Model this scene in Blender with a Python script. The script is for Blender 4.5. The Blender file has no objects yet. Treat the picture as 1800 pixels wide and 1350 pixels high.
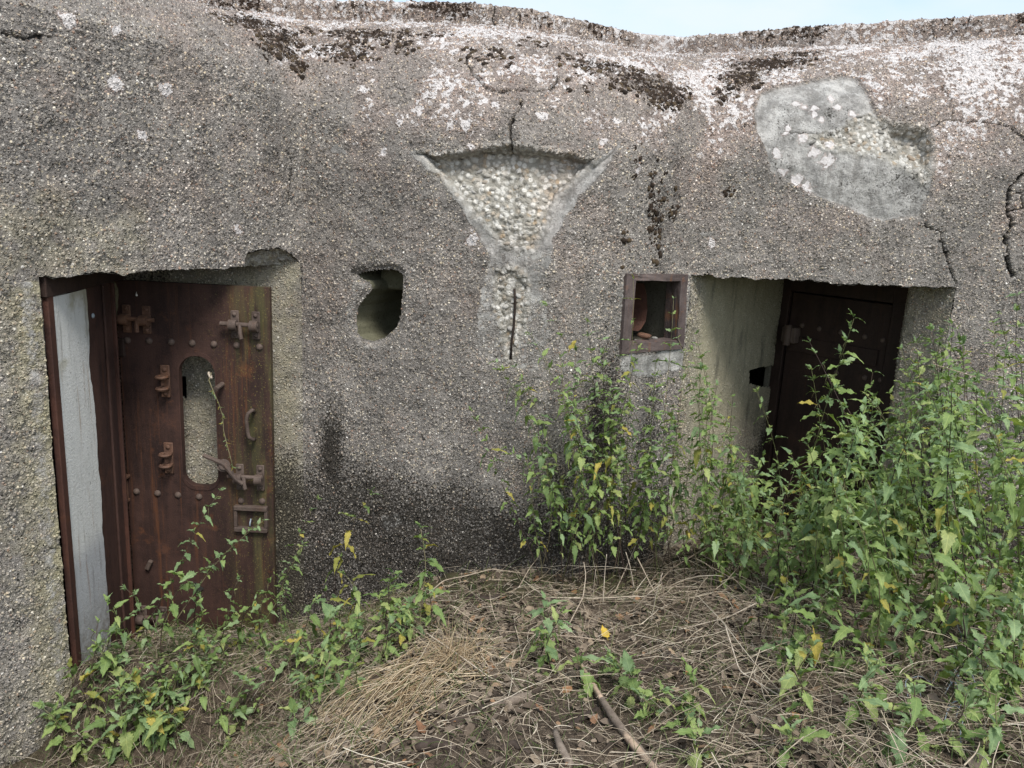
import bpy, bmesh, math, random
import numpy as np
from mathutils import Vector, Matrix, Euler

random.seed(7)
RNG = np.random.default_rng(11)
scene = bpy.context.scene
COL = scene.collection

# ------------------------------------------------------------------ camera
FPX = 1400.0                                   # focal length in pixels of the 1800 px wide photograph
_D = np.array([-310., 6175., FPX]); _D /= np.linalg.norm(_D)
_U = -_D
_F = np.array([0, 0, 1.]) - _D * _D[2]; _F /= np.linalg.norm(_F)
_X = np.cross(_F, _U)
CR = np.stack([_X, _F, _U], 1)                 # image axes (right, down, forward) from world axes
EYE = np.array([0, 0, 2.2])

cam = bpy.data.cameras.new('camera')
cam.sensor_width = 36.0
cam.lens = 36.0 * FPX / 1800.0
cam.clip_start = 0.05
cam.clip_end = 500.0
camo = bpy.data.objects.new('camera', cam); COL.objects.link(camo)
_M = np.stack([CR[0], -CR[1], -CR[2]], 1)
camo.matrix_world = Matrix([list(_M[i]) + [EYE[i]] for i in range(3)] + [[0, 0, 0, 1]])
scene.camera = camo

def ray(px, py): return CR.T @ np.array([px - 900., py - 675., FPX])
def atY(px, py, y):
    d = ray(px, py); return EYE + d * (y / d[1])
def atZ(px, py, z):
    d = ray(px, py); return EYE + d * ((z - EYE[2]) / d[2])
def onplane(px, py, p0, n):
    d = ray(px, py); n = np.array(n, float); return EYE + d * (np.dot(np.array(p0) - EYE, n) / np.dot(d, n))
def project(P):
    c = (P - EYE) @ CR.T
    return c[..., 0] / c[..., 2] * FPX + 900., c[..., 1] / c[..., 2] * FPX + 675.

# ------------------------------------------------------------------ world, sun, exposure (overcast day)
SUN_EL, SUN_AZ = math.radians(56), math.radians(157)     # azimuth clockwise from +Y
world = bpy.data.worlds.new("World"); scene.world = world; world.use_nodes = True
nt = world.node_tree; nt.nodes.clear()
out = nt.nodes.new('ShaderNodeOutputWorld'); bg = nt.nodes.new('ShaderNodeBackground')
sky = nt.nodes.new('ShaderNodeTexSky'); sky.sky_type = 'NISHITA'; sky.sun_disc = False
sky.sun_elevation = SUN_EL; sky.sun_rotation = SUN_AZ
sky.air_density = 1.2; sky.dust_density = 2.5; sky.ozone_density = 1.0
tc = nt.nodes.new('ShaderNodeTexCoord')
mp = nt.nodes.new('ShaderNodeMapping'); mp.inputs['Scale'].default_value = (1.0, 1.0, 2.6)
cn = nt.nodes.new('ShaderNodeTexNoise'); cn.inputs['Scale'].default_value = 4.2
cn.inputs['Detail'].default_value = 5.0; cn.inputs['Roughness'].default_value = 0.5
cr = nt.nodes.new('ShaderNodeMapRange'); cr.inputs[1].default_value = 0.36; cr.inputs[2].default_value = 0.62
cr.inputs[3].default_value = 0.36; cr.inputs[4].default_value = 0.97
mx = nt.nodes.new('ShaderNodeMix'); mx.data_type = 'RGBA'
mx.inputs[7].default_value = (3.3, 3.72, 4.15, 1)           # bright cloud layer
nt.links.new(tc.outputs['Generated'], mp.inputs['Vector']); nt.links.new(mp.outputs[0], cn.inputs['Vector'])
nt.links.new(cn.outputs['Fac'], cr.inputs[0]); nt.links.new(cr.outputs[0], mx.inputs[0])
nt.links.new(sky.outputs[0], mx.inputs[6]); nt.links.new(mx.outputs[2], bg.inputs[0])
bg.inputs[1].default_value = 0.10
nt.links.new(bg.outputs[0], out.inputs[0])
sl = bpy.data.lights.new('sun', 'SUN'); sl.energy = 1.5; sl.angle = math.radians(17); sl.color = (1.0, 0.96, 0.9)
so = bpy.data.objects.new('sun', sl); COL.objects.link(so)
sd = Vector((math.sin(SUN_AZ) * math.cos(SUN_EL), math.cos(SUN_AZ) * math.cos(SUN_EL), math.sin(SUN_EL)))
so.rotation_euler = sd.to_track_quat('Z', 'Y').to_euler(); so.location = sd * 30
vs = scene.view_settings
vs.view_transform = 'Standard'; vs.look = 'None'; vs.gamma = 1.0; vs.use_curve_mapping = False
vs.exposure = 1.38

# ------------------------------------------------------------------ small helpers
def hash3(i, j, k, seed):
    h = (i.astype(np.int64) * 374761393 + j.astype(np.int64) * 668265263 + k.astype(np.int64) * 2147483647 + seed * 974711) & 0xFFFFFFFF
    h = ((h ^ (h >> 13)) * 1274126177) & 0xFFFFFFFF
    h = ((h ^ (h >> 16)) * 2246822519) & 0xFFFFFFFF
    return ((h ^ (h >> 15)) & 0xFFFFFF) / float(0xFFFFFF)
def vnoise(P, scale, seed=0):
    p = np.asarray(P, float) * scale
    if p.shape[-1] == 2: p = np.concatenate([p, np.zeros(p.shape[:-1] + (1,))], -1)
    i = np.floor(p).astype(np.int64); f = p - i; f = f * f * (3 - 2 * f)
    r = 0
    for dx in (0, 1):
        wx = f[..., 0] if dx else 1 - f[..., 0]
        for dy in (0, 1):
            wy = f[..., 1] if dy else 1 - f[..., 1]
            for dz in (0, 1):
                wz = f[..., 2] if dz else 1 - f[..., 2]
                r = r + wx * wy * wz * hash3(i[..., 0] + dx, i[..., 1] + dy, i[..., 2] + dz, seed)
    return r
def fbm(P, scale, octv=4, seed=0):
    r = 0; a = 0.5; t = 0
    for o in range(octv):
        r = r + a * vnoise(P, scale * 2 ** o, seed + o * 17); t += a; a *= 0.55
    return r / t
def sstep(a, b, x):
    t = np.clip((x - a) / (b - a), 0, 1); return t * t * (3 - 2 * t)

def polysd(x, y, poly):                         # signed distance, positive inside
    poly = np.asarray(poly, float); n = len(poly)
    d = np.full(x.shape, 1e9); ins = np.zeros(x.shape, bool)
    for k in range(n):
        ax, ay = poly[k]; bx, by = poly[(k + 1) % n]
        ex, ey = bx - ax, by - ay; L = ex * ex + ey * ey + 1e-12
        t = np.clip(((x - ax) * ex + (y - ay) * ey) / L, 0, 1)
        d = np.minimum(d, (x - ax - t * ex) ** 2 + (y - ay - t * ey) ** 2)
        c = ((ay > y) != (by > y)) & (x < (bx - ax) * (y - ay) / (by - ay + 1e-15) + ax)
        ins ^= c
    d = np.sqrt(d); return np.where(ins, d, -d)
def linedist(x, y, pts):
    d = np.full(x.shape, 1e9)
    for (ax, ay), (bx, by) in zip(pts[:-1], pts[1:]):
        ex, ey = bx - ax, by - ay; L = ex * ex + ey * ey + 1e-12
        t = np.clip(((x - ax) * ex + (y - ay) * ey) / L, 0, 1)
        d = np.minimum(d, (x - ax - t * ex) ** 2 + (y - ay - t * ey) ** 2)
    return np.sqrt(d)

def mesh_from(name, verts, faces, mat=None, smooth=True):
    me = bpy.data.meshes.new(name)
    verts = np.asarray(verts, np.float32)
    if isinstance(faces, np.ndarray):
        nf, k = faces.shape
        me.vertices.add(len(verts)); me.vertices.foreach_set('co', verts.ravel())
        me.loops.add(nf * k); me.loops.foreach_set('vertex_index', faces.astype(np.int32).ravel())
        me.polygons.add(nf)
        me.polygons.foreach_set('loop_start', np.arange(0, nf * k, k, dtype=np.int32))
        me.polygons.foreach_set('loop_total', np.full(nf, k, np.int32))
        me.update(calc_edges=True)
    else:
        me.from_pydata([tuple(map(float, v)) for v in verts], [], [tuple(map(int, f)) for f in faces])
    if smooth: me.polygons.foreach_set('use_smooth', np.ones(len(me.polygons), bool))
    if mat: me.materials.append(mat)
    me.update()
    return me
def link(name, me, parent=None, loc=None):
    o = bpy.data.objects.new(name, me); COL.objects.link(o)
    if parent is not None:
        o.parent = parent
        if loc is None and parent.get('_w'): o.location = tuple(-v for v in parent.location)
    if loc is not None: o.location = loc
    return o
def thing(name, label, cat, loc=(0, 0, 0), group=None, worldspace=False):
    o = bpy.data.objects.new(name, None); COL.objects.link(o); o.empty_display_size = 0.1
    o.location = loc; o['label'] = label; o['category'] = cat
    if group: o['group'] = group
    if worldspace: WS.append(o.name)
    return o
WS = []
def tag(o, label, cat, group=None):
    o['label'] = label; o['category'] = cat
    if group: o['group'] = group
    return o
def part(name, me, root):                       # mesh given in world coordinates, child of a thing
    o = bpy.data.objects.new(name, me); COL.objects.link(o); o.parent = root
    base = root; off = Vector((0, 0, 0))
    while base is not None:
        off += Vector(base.location); base = base.parent
    o.location = -off
    return o

class MB:                                       # collects simple solids into one mesh
    def __init__(s): s.v = []; s.f = []
    def add(s, v, f):
        n = len(s.v); s.v += [tuple(map(float, q)) for q in v]; s.f += [tuple(i + n for i in q) for q in f]
    def box(s, c, h, R=None, bev=0.0):
        c = np.array(c, float); h = np.array(h, float)
        if bev <= 0:
            vs_ = [(x, y, z) for x in (-1, 1) for y in (-1, 1) for z in (-1, 1)]
            V = np.array(vs_) * h
            F = [(0, 1, 3, 2), (4, 6, 7, 5), (0, 4, 5, 1), (2, 3, 7, 6), (0, 2, 6, 4), (1, 5, 7, 3)]
        else:
            bm = bmesh.new(); bmesh.ops.create_cube(bm, size=2)
            for q in bm.verts: q.co = Vector(np.array(q.co) * h)
            bmesh.ops.bevel(bm, geom=bm.edges[:], offset=min(bev, min(h) * .9), segments=1, affect='EDGES')
            bm.verts.index_update(); V = np.array([q.co[:] for q in bm.verts]); F = [tuple(q.index for q in f.verts) for f in bm.faces]; bm.free()
        if R is not None: V = V @ np.array(R).T
        s.add(V + c, F)
    def tube(s, pts, rad, n=8, cap=True):
        pts = np.array(pts, float); m = len(pts)
        rad = np.full(m, rad) if np.isscalar(rad) else np.array(rad, float)
        V = []; prev = None
        for i in range(m):
            t = pts[min(i + 1, m - 1)] - pts[max(i - 1, 0)]; t /= np.linalg.norm(t) + 1e-12
            a = prev if prev is not None else (np.array([0, 0, 1.]) if abs(t[2]) < .9 else np.array([1., 0, 0]))
            u = a - t * np.dot(a, t); u /= np.linalg.norm(u) + 1e-12; w = np.cross(t, u); prev = u
            for k in range(n):
                an = 2 * math.pi * k / n; V.append(pts[i] + rad[i] * (math.cos(an) * u + math.sin(an) * w))
        F = [(i * n + k, i * n + (k + 1) % n, (i + 1) * n + (k + 1) % n, (i + 1) * n + k) for i in range(m - 1) for k in range(n)]
        if cap: F += [tuple(range(n - 1, -1, -1)), tuple((m - 1) * n + k for k in range(n))]
        s.add(V, F)
    def dome(s, c, r, h, axis=(0, -1, 0), n=10, m=4):
        a = np.array(axis, float); a /= np.linalg.norm(a)
        b = np.array([0, 0, 1.]) if abs(a[2]) < .9 else np.array([1., 0, 0])
        u = np.cross(a, b); u /= np.linalg.norm(u); w = np.cross(a, u); c = np.array(c, float)
        V = []
        for i in range(m):
            t = i / m * math.pi / 2
            for k in range(n):
                an = 2 * math.pi * k / n
                V.append(c + r * math.cos(t) * (math.cos(an) * u + math.sin(an) * w) + a * h * math.sin(t))
        V.append(c + a * h)
        F = [(i * n + k, i * n + (k + 1) % n, (i + 1) * n + (k + 1) % n, (i + 1) * n + k) for i in range(m - 1) for k in range(n)]
        F += [((m - 1) * n + k, (m - 1) * n + (k + 1) % n, m * n) for k in range(n)]
        s.add(V, F)
    def ring(s, c, R, r, axis=(0, 0, 1), n=14, m=6):
        a = np.array(axis, float); a /= np.linalg.norm(a)
        b = np.array([0, 0, 1.]) if abs(a[2]) < .9 else np.array([1., 0, 0])
        u = np.cross(a, b); u /= np.linalg.norm(u); w = np.cross(a, u); c = np.array(c, float)
        V = []
        for i in range(n):
            t = 2 * math.pi * i / n; e = math.cos(t) * u + math.sin(t) * w
            for k in range(m):
                an = 2 * math.pi * k / m; V.append(c + e * (R + r * math.cos(an)) + a * r * math.sin(an))
        F = [(i * m + k, ((i + 1) % n) * m + k, ((i + 1) % n) * m + (k + 1) % m, i * m + (k + 1) % m) for i in range(n) for k in range(m)]
        s.add(V, F)
    def mesh(s, name, mat, smooth=False, angle=None):
        me = mesh_from(name, s.v, s.f, mat, smooth=smooth or angle is not None)
        if angle is not None:
            me.set_sharp_from_angle(angle=math.radians(angle))
        return me

# ------------------------------------------------------------------ node helpers
class NT:
    def __init__(s, name):
        s.m = bpy.data.materials.new(name); s.m.use_nodes = True
        s.t = s.m.node_tree; s.t.nodes.clear()
        s.out = s.t.nodes.new('ShaderNodeOutputMaterial')
    def n(s, ty, **kw):
        q = s.t.nodes.new('ShaderNode' + ty)
        for k, v in kw.items(): setattr(q, k, v)
        return q
    def l(s, a, b): s.t.links.new(a, b)
    def set(s, sock, v):
        if hasattr(v, 'is_output'): s.l(v, sock)
        elif isinstance(v, (tuple, list)) and len(v) == 3 and sock.type == 'RGBA': sock.default_value = (*v, 1)
        else: sock.default_value = v
    def math(s, op, a, b=0.0, c=0.0, clamp=False):
        q = s.n('Math', operation=op, use_clamp=clamp); s.set(q.inputs[0], a); s.set(q.inputs[1], b); s.set(q.inputs[2], c); return q.outputs[0]
    def mix(s, f, a, b, mode='MIX'):
        q = s.n('Mix', data_type='RGBA', blend_type=mode, clamp_factor=True); s.set(q.inputs[0], f); s.set(q.inputs[6], a); s.set(q.inputs[7], b); return q.outputs[2]
    def mr(s, v, a, b, c=0.0, d=1.0, smooth=True):
        q = s.n('MapRange', interpolation_type='SMOOTHSTEP' if smooth else 'LINEAR'); s.set(q.inputs[0], v)
        for i, x in zip((1, 2, 3, 4), (a, b, c, d)): s.set(q.inputs[i], x)
        return q.outputs[0]
    def noise(s, vec, scale, detail=3.0, rough=0.55, col=False):
        q = s.n('TexNoise'); s.set(q.inputs['Scale'], scale); q.inputs['Detail'].default_value = detail; q.inputs['Roughness'].default_value = rough
        if vec is not None: s.l(vec, q.inputs['Vector'])
        return q.outputs['Color'] if col else q.outputs['Fac']
    def vor(s, vec, scale, feature='F1', rnd=1.0):
        q = s.n('TexVoronoi', feature=feature); q.inputs['Scale'].default_value = scale; q.inputs['Randomness'].default_value = rnd
        s.l(vec, q.inputs['Vector']); return q
    def ramp(s, f, stops, interp='LINEAR'):
        q = s.n('ValToRGB'); s.l(f, q.inputs[0]); e = q.color_ramp; e.interpolation = interp
        while len(e.elements) < len(stops): e.elements.new(0.5)
        for el, (p, c) in zip(e.elements, stops): el.position = p; el.color = (*c, 1) if len(c) == 3 else c
        return q.outputs[0]
    def obj(s):
        return s.n('TexCoord').outputs['Object']
    def scalev(s, vec, v):
        q = s.n('Mapping'); q.inputs['Scale'].default_value = v; s.l(vec, q.inputs[0]); return q.outputs[0]
    def bsdf(s, col, rough=0.9, spec=0.25, metal=0.0):
        q = s.n('BsdfPrincipled'); s.set(q.inputs['Base Color'], col); s.set(q.inputs['Roughness'], rough)
        q.inputs['Specular IOR Level'].default_value = spec; q.inputs['Metallic'].default_value = metal
        s.l(q.outputs[0], s.out.inputs[0]); return q
    def bump(s, q, h, dist=0.01, strength=1.0):
        b = s.n('Bump'); b.inputs['Strength'].default_value = strength; b.inputs['Distance'].default_value = dist
        s.l(h, b.inputs['Height']); s.l(b.outputs[0], q.inputs['Normal'])

# ------------------------------------------------------------------ materials
def mat_wall():
    s = NT('pebbledash_concrete')
    s.m.displacement_method = 'BOTH'
    co = s.obj()
    A = s.n('Attribute', attribute_name='wear_a'); B = s.n('Attribute', attribute_name='wear_b')
    sa = s.n('SeparateColor'); s.l(A.outputs['Color'], sa.inputs[0]); sb = s.n('SeparateColor'); s.l(B.outputs['Color'], sb.inputs[0])
    plaster, rough, algae, lichen = sa.outputs[0], sa.outputs[1], sa.outputs[2], A.outputs['Alpha']
    moss, olive, fine, crack = sb.outputs[0], sb.outputs[1], sb.outputs[2], B.outputs['Alpha']
    w = s.noise(co, 55, 2, col=True)
    wv = s.n('VectorMath', operation='MULTIPLY_ADD'); s.l(w, wv.inputs[0]); wv.inputs[1].default_value = (.007,) * 3; s.l(co, wv.inputs[2])
    cw = wv.outputs[0]
    # pebbles
    v1 = s.vor(cw, 84)
    sc = s.n('SeparateColor'); s.l(v1.outputs['Color'], sc.inputs[0])
    r1, r2, r3 = sc.outputs[0], sc.outputs[1], sc.outputs[2]
    edge = s.math('ADD', s.math('MULTIPLY', r2, 0.34), 0.34)
    peb = s.mr(v1.outputs['Distance'], s.math('MULTIPLY', edge, 0.55), edge, 1.0, 0.0)
    v2 = s.vor(cw, 150)
    sc2 = s.n('SeparateColor'); s.l(v2.outputs['Color'], sc2.inputs[0])
    grit = s.mr(v2.outputs['Distance'], 0.15, 0.5, 1.0, 0.0)
    n1 = s.noise(co, 2.1, 4); n2 = s.noise(co, 9, 4); n3 = s.noise(co, 60, 3); n4 = s.noise(co, 240, 2)
    mortar = s.mix(n3, (.048, .044, .040), (.19, .176, .160))
    gcol = s.ramp(sc2.outputs[0], [(0, (.07, .065, .06)), (.5, (.19, .175, .158)), (.8, (.31, .28, .24)), (1, (.54, .50, .44))])
    mortar = s.mix(s.math('MULTIPLY', grit, 0.75), mortar, gcol)
    pcol = s.ramp(r1, [(0, (.09, .083, .078)), (.18, (.20, .185, .168)), (.32, (.21, .135, .095)), (.42, (.27, .245, .215)), (.60, (.34, .29, .22)),
                       (.74, (.32, .295, .26)), (.84, (.40, .345, .24)), (.93, (.45, .42, .365)), (1, (.60, .58, .54))])
    pcol = s.mix(s.math('MULTIPLY', n4, 0.6), pcol, s.mix(0.5, pcol, (.10, .094, .088)))
    show = s.mr(s.math('ADD', r3, s.math('MULTIPLY', s.math('SUBTRACT', s.noise(co, 5.5, 4, .6), .5), 1.5)), 0.12, 0.26)
    base = s.mix(s.math('MULTIPLY', peb, show), mortar, pcol)
    vb = s.vor(cw, 47); sbg = s.n('SeparateColor'); s.l(vb.outputs['Color'], sbg.inputs[0])
    bigp = s.math('MULTIPLY', s.mr(vb.outputs['Distance'], .20, .42, 1, 0), s.mr(sbg.outputs[0], .79, .83))
    bcol = s.ramp(sbg.outputs[1], [(0, (.12, .11, .10)), (.4, (.26, .235, .20)), (.6, (.22, .15, .11)), (.8, (.35, .30, .215)), (1, (.46, .44, .40))])
    base = s.mix(s.math('MULTIPLY', bigp, show), base, s.mix(s.math('MULTIPLY', n4, .5), bcol, (.12, .11, .10)))
    stk = s.noise(s.scalev(co, (5, 5, .5)), 1.5, 5, .6)
    tone = s.math('MULTIPLY', s.math('MULTIPLY', s.mr(stk, .35, .65, .86, 1.12, False), s.mr(n1, 0.3, 0.7, 0.84, 1.12, False), s.mr(n2, 0.25, 0.75, 0.82, 1.16, False)), 1.0)
    base = s.mix(1.0, base, s.math('MULTIPLY', tone, 1.66), 'MULTIPLY')
    base = s.mix(1.0, base, (.985, .99, 1.0), 'MULTIPLY')
    # rust-red tint patches in the weathered surface
    base = s.mix(s.math('MULTIPLY', s.mr(s.noise(co, 3.3, 4), 0.5, 0.68), 0.14), base, s.mix(1.0, base, (1.25, .92, .80), 'MULTIPLY'))
    # olive film
    base = s.mix(s.math('MULTIPLY', olive, s.mr(s.noise(co, 14, 5, .65), 0.3, 0.62)), base, s.mix(0.58, base, (.40, .365, .21)))
    # smooth float-finished reveals
    fcol = s.mix(n2, (.27, .25, .165), (.40, .37, .265))
    fcol = s.mix(s.mr(s.vor(cw, 95).outputs['Distance'], .10, .24, .75, 0.0), fcol, (.05, .048, .035))
    fcol = s.mix(s.mr(s.noise(s.scalev(co, (6, 6, 1.2)), 2.0, 5, .6), .50, .72, 0, .7), fcol, (.075, .075, .05))
    base = s.mix(s.math('MULTIPLY', fine, 0.78), base, fcol)
    # bare plaster / aggregate
    plcol = s.mix(s.mr(s.noise(co, 9, 8, .75), .32, .68), (.17, .165, .155), (.48, .47, .445))
    plcol = s.mix(s.mr(s.noise(s.scalev(co, (4, 4, .5)), 4, 6, .7), .48, .66, 0, .55), plcol, (.15, .142, .128))
    plcol = s.mix(s.mr(s.noise(co, 33, 5, .75), .58, .66, 0, .6), plcol, (.58, .57, .55))
    plcol = s.mix(s.mr(s.noise(co, 120, 3), .58, .68), plcol, (.16, .155, .15))
    plm = s.mr(s.math('ADD', plaster, s.math('MULTIPLY', s.math('SUBTRACT', s.noise(co, 30, 5, .75), .5), 1.1)), 0.36, 0.66)
    base = s.mix(plm, base, plcol)
    v3 = s.vor(cw, 38); s3 = s.n('SeparateColor'); s.l(v3.outputs['Color'], s3.inputs[0])
    rcol = s.ramp(s3.outputs[0], [(0, (.38, .365, .325)), (.4, (.58, .565, .525)), (.7, (.66, .64, .59)), (.9, (.36, .28, .19)), (1, (.56, .55, .52))])
    rcol = s.mix(s.mr(v3.outputs['Distance'], .36, .62, 0.0, .85), rcol, (.26, .245, .21))
    base = s.mix(rough, base, rcol)
    # algae, lichen, moss, cracks
    an = s.noise(co, 85, 4, .7)
    am = s.mr(s.math('SUBTRACT', s.math('ADD', algae, an), 1.0), -0.05, 0.06)
    base = s.mix(s.math('MULTIPLY', am, .9), base, (.022, .019, .015))
    ln = s.math('MULTIPLY', s.math('ADD', s.math('MULTIPLY', s.noise(co, 21, 4, .65), 1.25), s.math('MULTIPLY', s.noise(co, 90, 3, .6), .75)), 0.5)
    vl = s.vor(cw, 46); sl_ = s.n('SeparateColor'); s.l(vl.outputs['Color'], sl_.inputs[0])
    ln = s.math('ADD', s.math('MULTIPLY', ln, .48), s.math('ADD', s.math('MULTIPLY', sl_.outputs[0], .30), s.math('MULTIPLY', s.noise(co, 75, 4, .7), .17)))
    lm = s.mr(s.math('SUBTRACT', s.math('ADD', s.math('MULTIPLY', lichen, .62), ln), 0.86), -0.02, 0.03)
    base = s.mix(s.mr(lichen, .0, .8, 0, .85), base, s.mix(1.0, base, (1.20, 1.04, 1.01), 'MULTIPLY'))
    lcol = s.mix(s.noise(co, 50, 3), (.40, .37, .355), (.74, .72, .71))
    base = s.mix(s.math('MULTIPLY', lm, .92), base, lcol)
    mn = s.noise(co, 36, 4, .62)
    mm = s.mr(s.math('SUBTRACT', s.math('ADD', moss, s.math('MULTIPLY', mn, 1.9)), 1.58), -0.04, 0.07)
    base = s.mix(mm, base, s.mix(s.noise(co, 130, 2), (.018, .012, .009), (.062, .043, .030)))
    base = s.mix(crack, base, (.016, .014, .012))
    q = s.bsdf(base, 0.93, 0.18)
    # relief
    nb = s.math('SUBTRACT', 1.0, s.math('MAXIMUM', plm, s.math('MAXIMUM', rough, s.math('MULTIPLY', fine, .72))))
    hp = s.math('MULTIPLY', s.math('ADD', s.math('MULTIPLY', s.math('MULTIPLY', peb, show), s.math('ADD', .0050, s.math('MULTIPLY', r2, .0055))), s.math('MULTIPLY', grit, .0022)), nb)
    h = s.math('ADD', hp, s.math('MULTIPLY', n3, .0030))
    h = s.math('ADD', h, s.math('MULTIPLY', s.math('MULTIPLY', s.math('MULTIPLY', bigp, show), nb), .006))
    h = s.math('ADD', h, s.math('MULTIPLY', n4, .0011))
    h = s.math('ADD', h, s.math('MULTIPLY', plm, s.math('MULTIPLY', s.noise(co, 42, 6, .75), .011)))
    hr = s.math('MULTIPLY', rough, s.math('ADD', s.math('MULTIPLY', s.mr(v3.outputs['Distance'], .1, .7, 1, 0), .010), s.math('MULTIPLY', s.noise(co, 22, 4), .018)))
    h = s.math('ADD', h, hr)
    h = s.math('ADD', h, s.math('MULTIPLY', mm, s.math('MULTIPLY', s.noise(co, 90, 3), .014)))
    h = s.math('ADD', h, s.math('MULTIPLY', lm, .0012))
    d = s.n('Displacement'); d.inputs['Midlevel'].default_value = 0.0; d.inputs['Scale'].default_value = 1.0
    s.l(h, d.inputs['Height']); s.l(d.outputs[0], s.out.inputs['Displacement'])
    return s.m

def mat_concrete(name, a, b, scale=9, speck=True):
    s = NT(name); co = s.obj()
    c = s.mix(s.noise(co, scale, 5, .65), a, b)
    if speck: c = s.mix(s.mr(s.noise(co, 90, 4, .7), .55, .7), c, tuple(v * .35 for v in a))
    q = s.bsdf(c, .93, .2)
    s.bump(q, s.math('ADD', s.noise(co, 60, 5, .7), s.math('MULTIPLY', s.noise(co, 12, 3), 1.5)), .006)
    return s.m

def mat_stone(name, stops):
    s = NT(name); co = s.obj(); oi = s.n('ObjectInfo')
    c = s.ramp(oi.outputs['Random'], stops)
    c = s.mix(s.mr(s.noise(co, 60, 4, .7), .35, .7), c, s.mix(.5, c, (.40, .39, .36)))
    q = s.bsdf(c, .85, .3); s.bump(q, s.noise(co, 120, 4), .003); return s.m

def mat_rust(name, dark, mid, orange, amount=.5, green=0.0, streak=True):
    s = NT(name); co = s.obj()
    st = s.scalev(co, (9, 9, .9)) if streak else co
    n = s.noise(st, 1.6 if streak else 9, 6, .65)
    c = s.mix(s.mr(n, .3, .7), dark, mid)
    c = s.mix(s.math('MULTIPLY', s.mr(s.noise(co, 26, 6, .7), .5, .72), .55), c, tuple(v * .45 for v in dark))
    c = s.mix(s.math('MULTIPLY', s.mr(s.noise(co, 7, 6, .7), .56, .72), amount), c, orange)
    c = s.mix(s.math('MULTIPLY', s.mr(s.noise(s.scalev(co, (30, 30, 1.3)), 1.0, 6, .7), .54, .70), amount * 1.3), c, tuple(v * .75 for v in orange))
    c = s.mix(s.math('MULTIPLY', s.mr(s.noise(co, 3.2, 6, .7), .46, .62), .55), c, tuple(v * 1.35 for v in mid))
    c = s.mix(s.math('MULTIPLY', s.mr(s.noise(co, 210, 3), .60, .68), .5), c, tuple(v * 1.8 for v in mid))
    if green > 0:
        sx = s.n('SeparateXYZ'); s.l(co, sx.inputs[0])
        g = s.math('MULTIPLY', s.mr(sx.outputs[0], -1.56, -1.34), s.mr(s.noise(st, 2.3, 5, .6), .42, .66))
        c = s.mix(s.math('MULTIPLY', g, green), c, (.095, .10, .035))
        c = s.mix(s.math('MULTIPLY', s.math('MULTIPLY', s.mr(sx.outputs[0], -1.72, -1.30), s.mr(s.noise(co, 130, 3), .62, .67)), green), c, (.26, .22, .06))
    q = s.bsdf(c, .72, .35); s.bump(q, s.math('ADD', s.noise(co, 120, 5, .7), s.noise(co, 18, 4)), .003, .8)
    return s.m

def mat_panel():
    s = NT('grey_render'); co = s.obj()
    sx = s.n('SeparateXYZ'); s.l(co, sx.inputs[0])
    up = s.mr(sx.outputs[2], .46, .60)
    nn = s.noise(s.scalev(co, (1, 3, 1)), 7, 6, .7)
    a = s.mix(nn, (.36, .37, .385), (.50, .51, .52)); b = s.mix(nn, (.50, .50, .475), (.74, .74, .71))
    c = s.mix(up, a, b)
    c = s.mix(s.math('MULTIPLY', s.mr(s.noise(s.scalev(co, (1, 4, 60)), 3, 4), .5, .7), .35), c, (.55, .56, .56))
    c = s.mix(s.math('MULTIPLY', s.mr(s.noise(co, 5, 4), .5, .62), s.mr(sx.outputs[2], 1.30, 1.50, 0, .7)), c, (.34, .31, .20))
    c = s.mix(s.mr(s.noise(co, 55, 4, .7), .62, .70, 0, .7), c, (.15, .145, .13))
    c = s.mix(s.mr(s.noise(s.scalev(co, (8, 8, .6)), 3.0, 6, .7), .54, .70, 0, .6), c, (.23, .225, .21))
    c = s.mix(s.math('MULTIPLY', s.mr(s.noise(s.scalev(co, (10, 14, .9)), 2.2, 6, .7), .56, .70), .6), c, (.27, .17, .10))
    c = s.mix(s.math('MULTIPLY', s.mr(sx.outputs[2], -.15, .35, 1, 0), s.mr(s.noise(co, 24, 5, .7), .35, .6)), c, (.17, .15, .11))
    q = s.bsdf(c, .88, .25); s.bump(q, s.noise(co, 80, 5, .7), .005); return s.m

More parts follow.
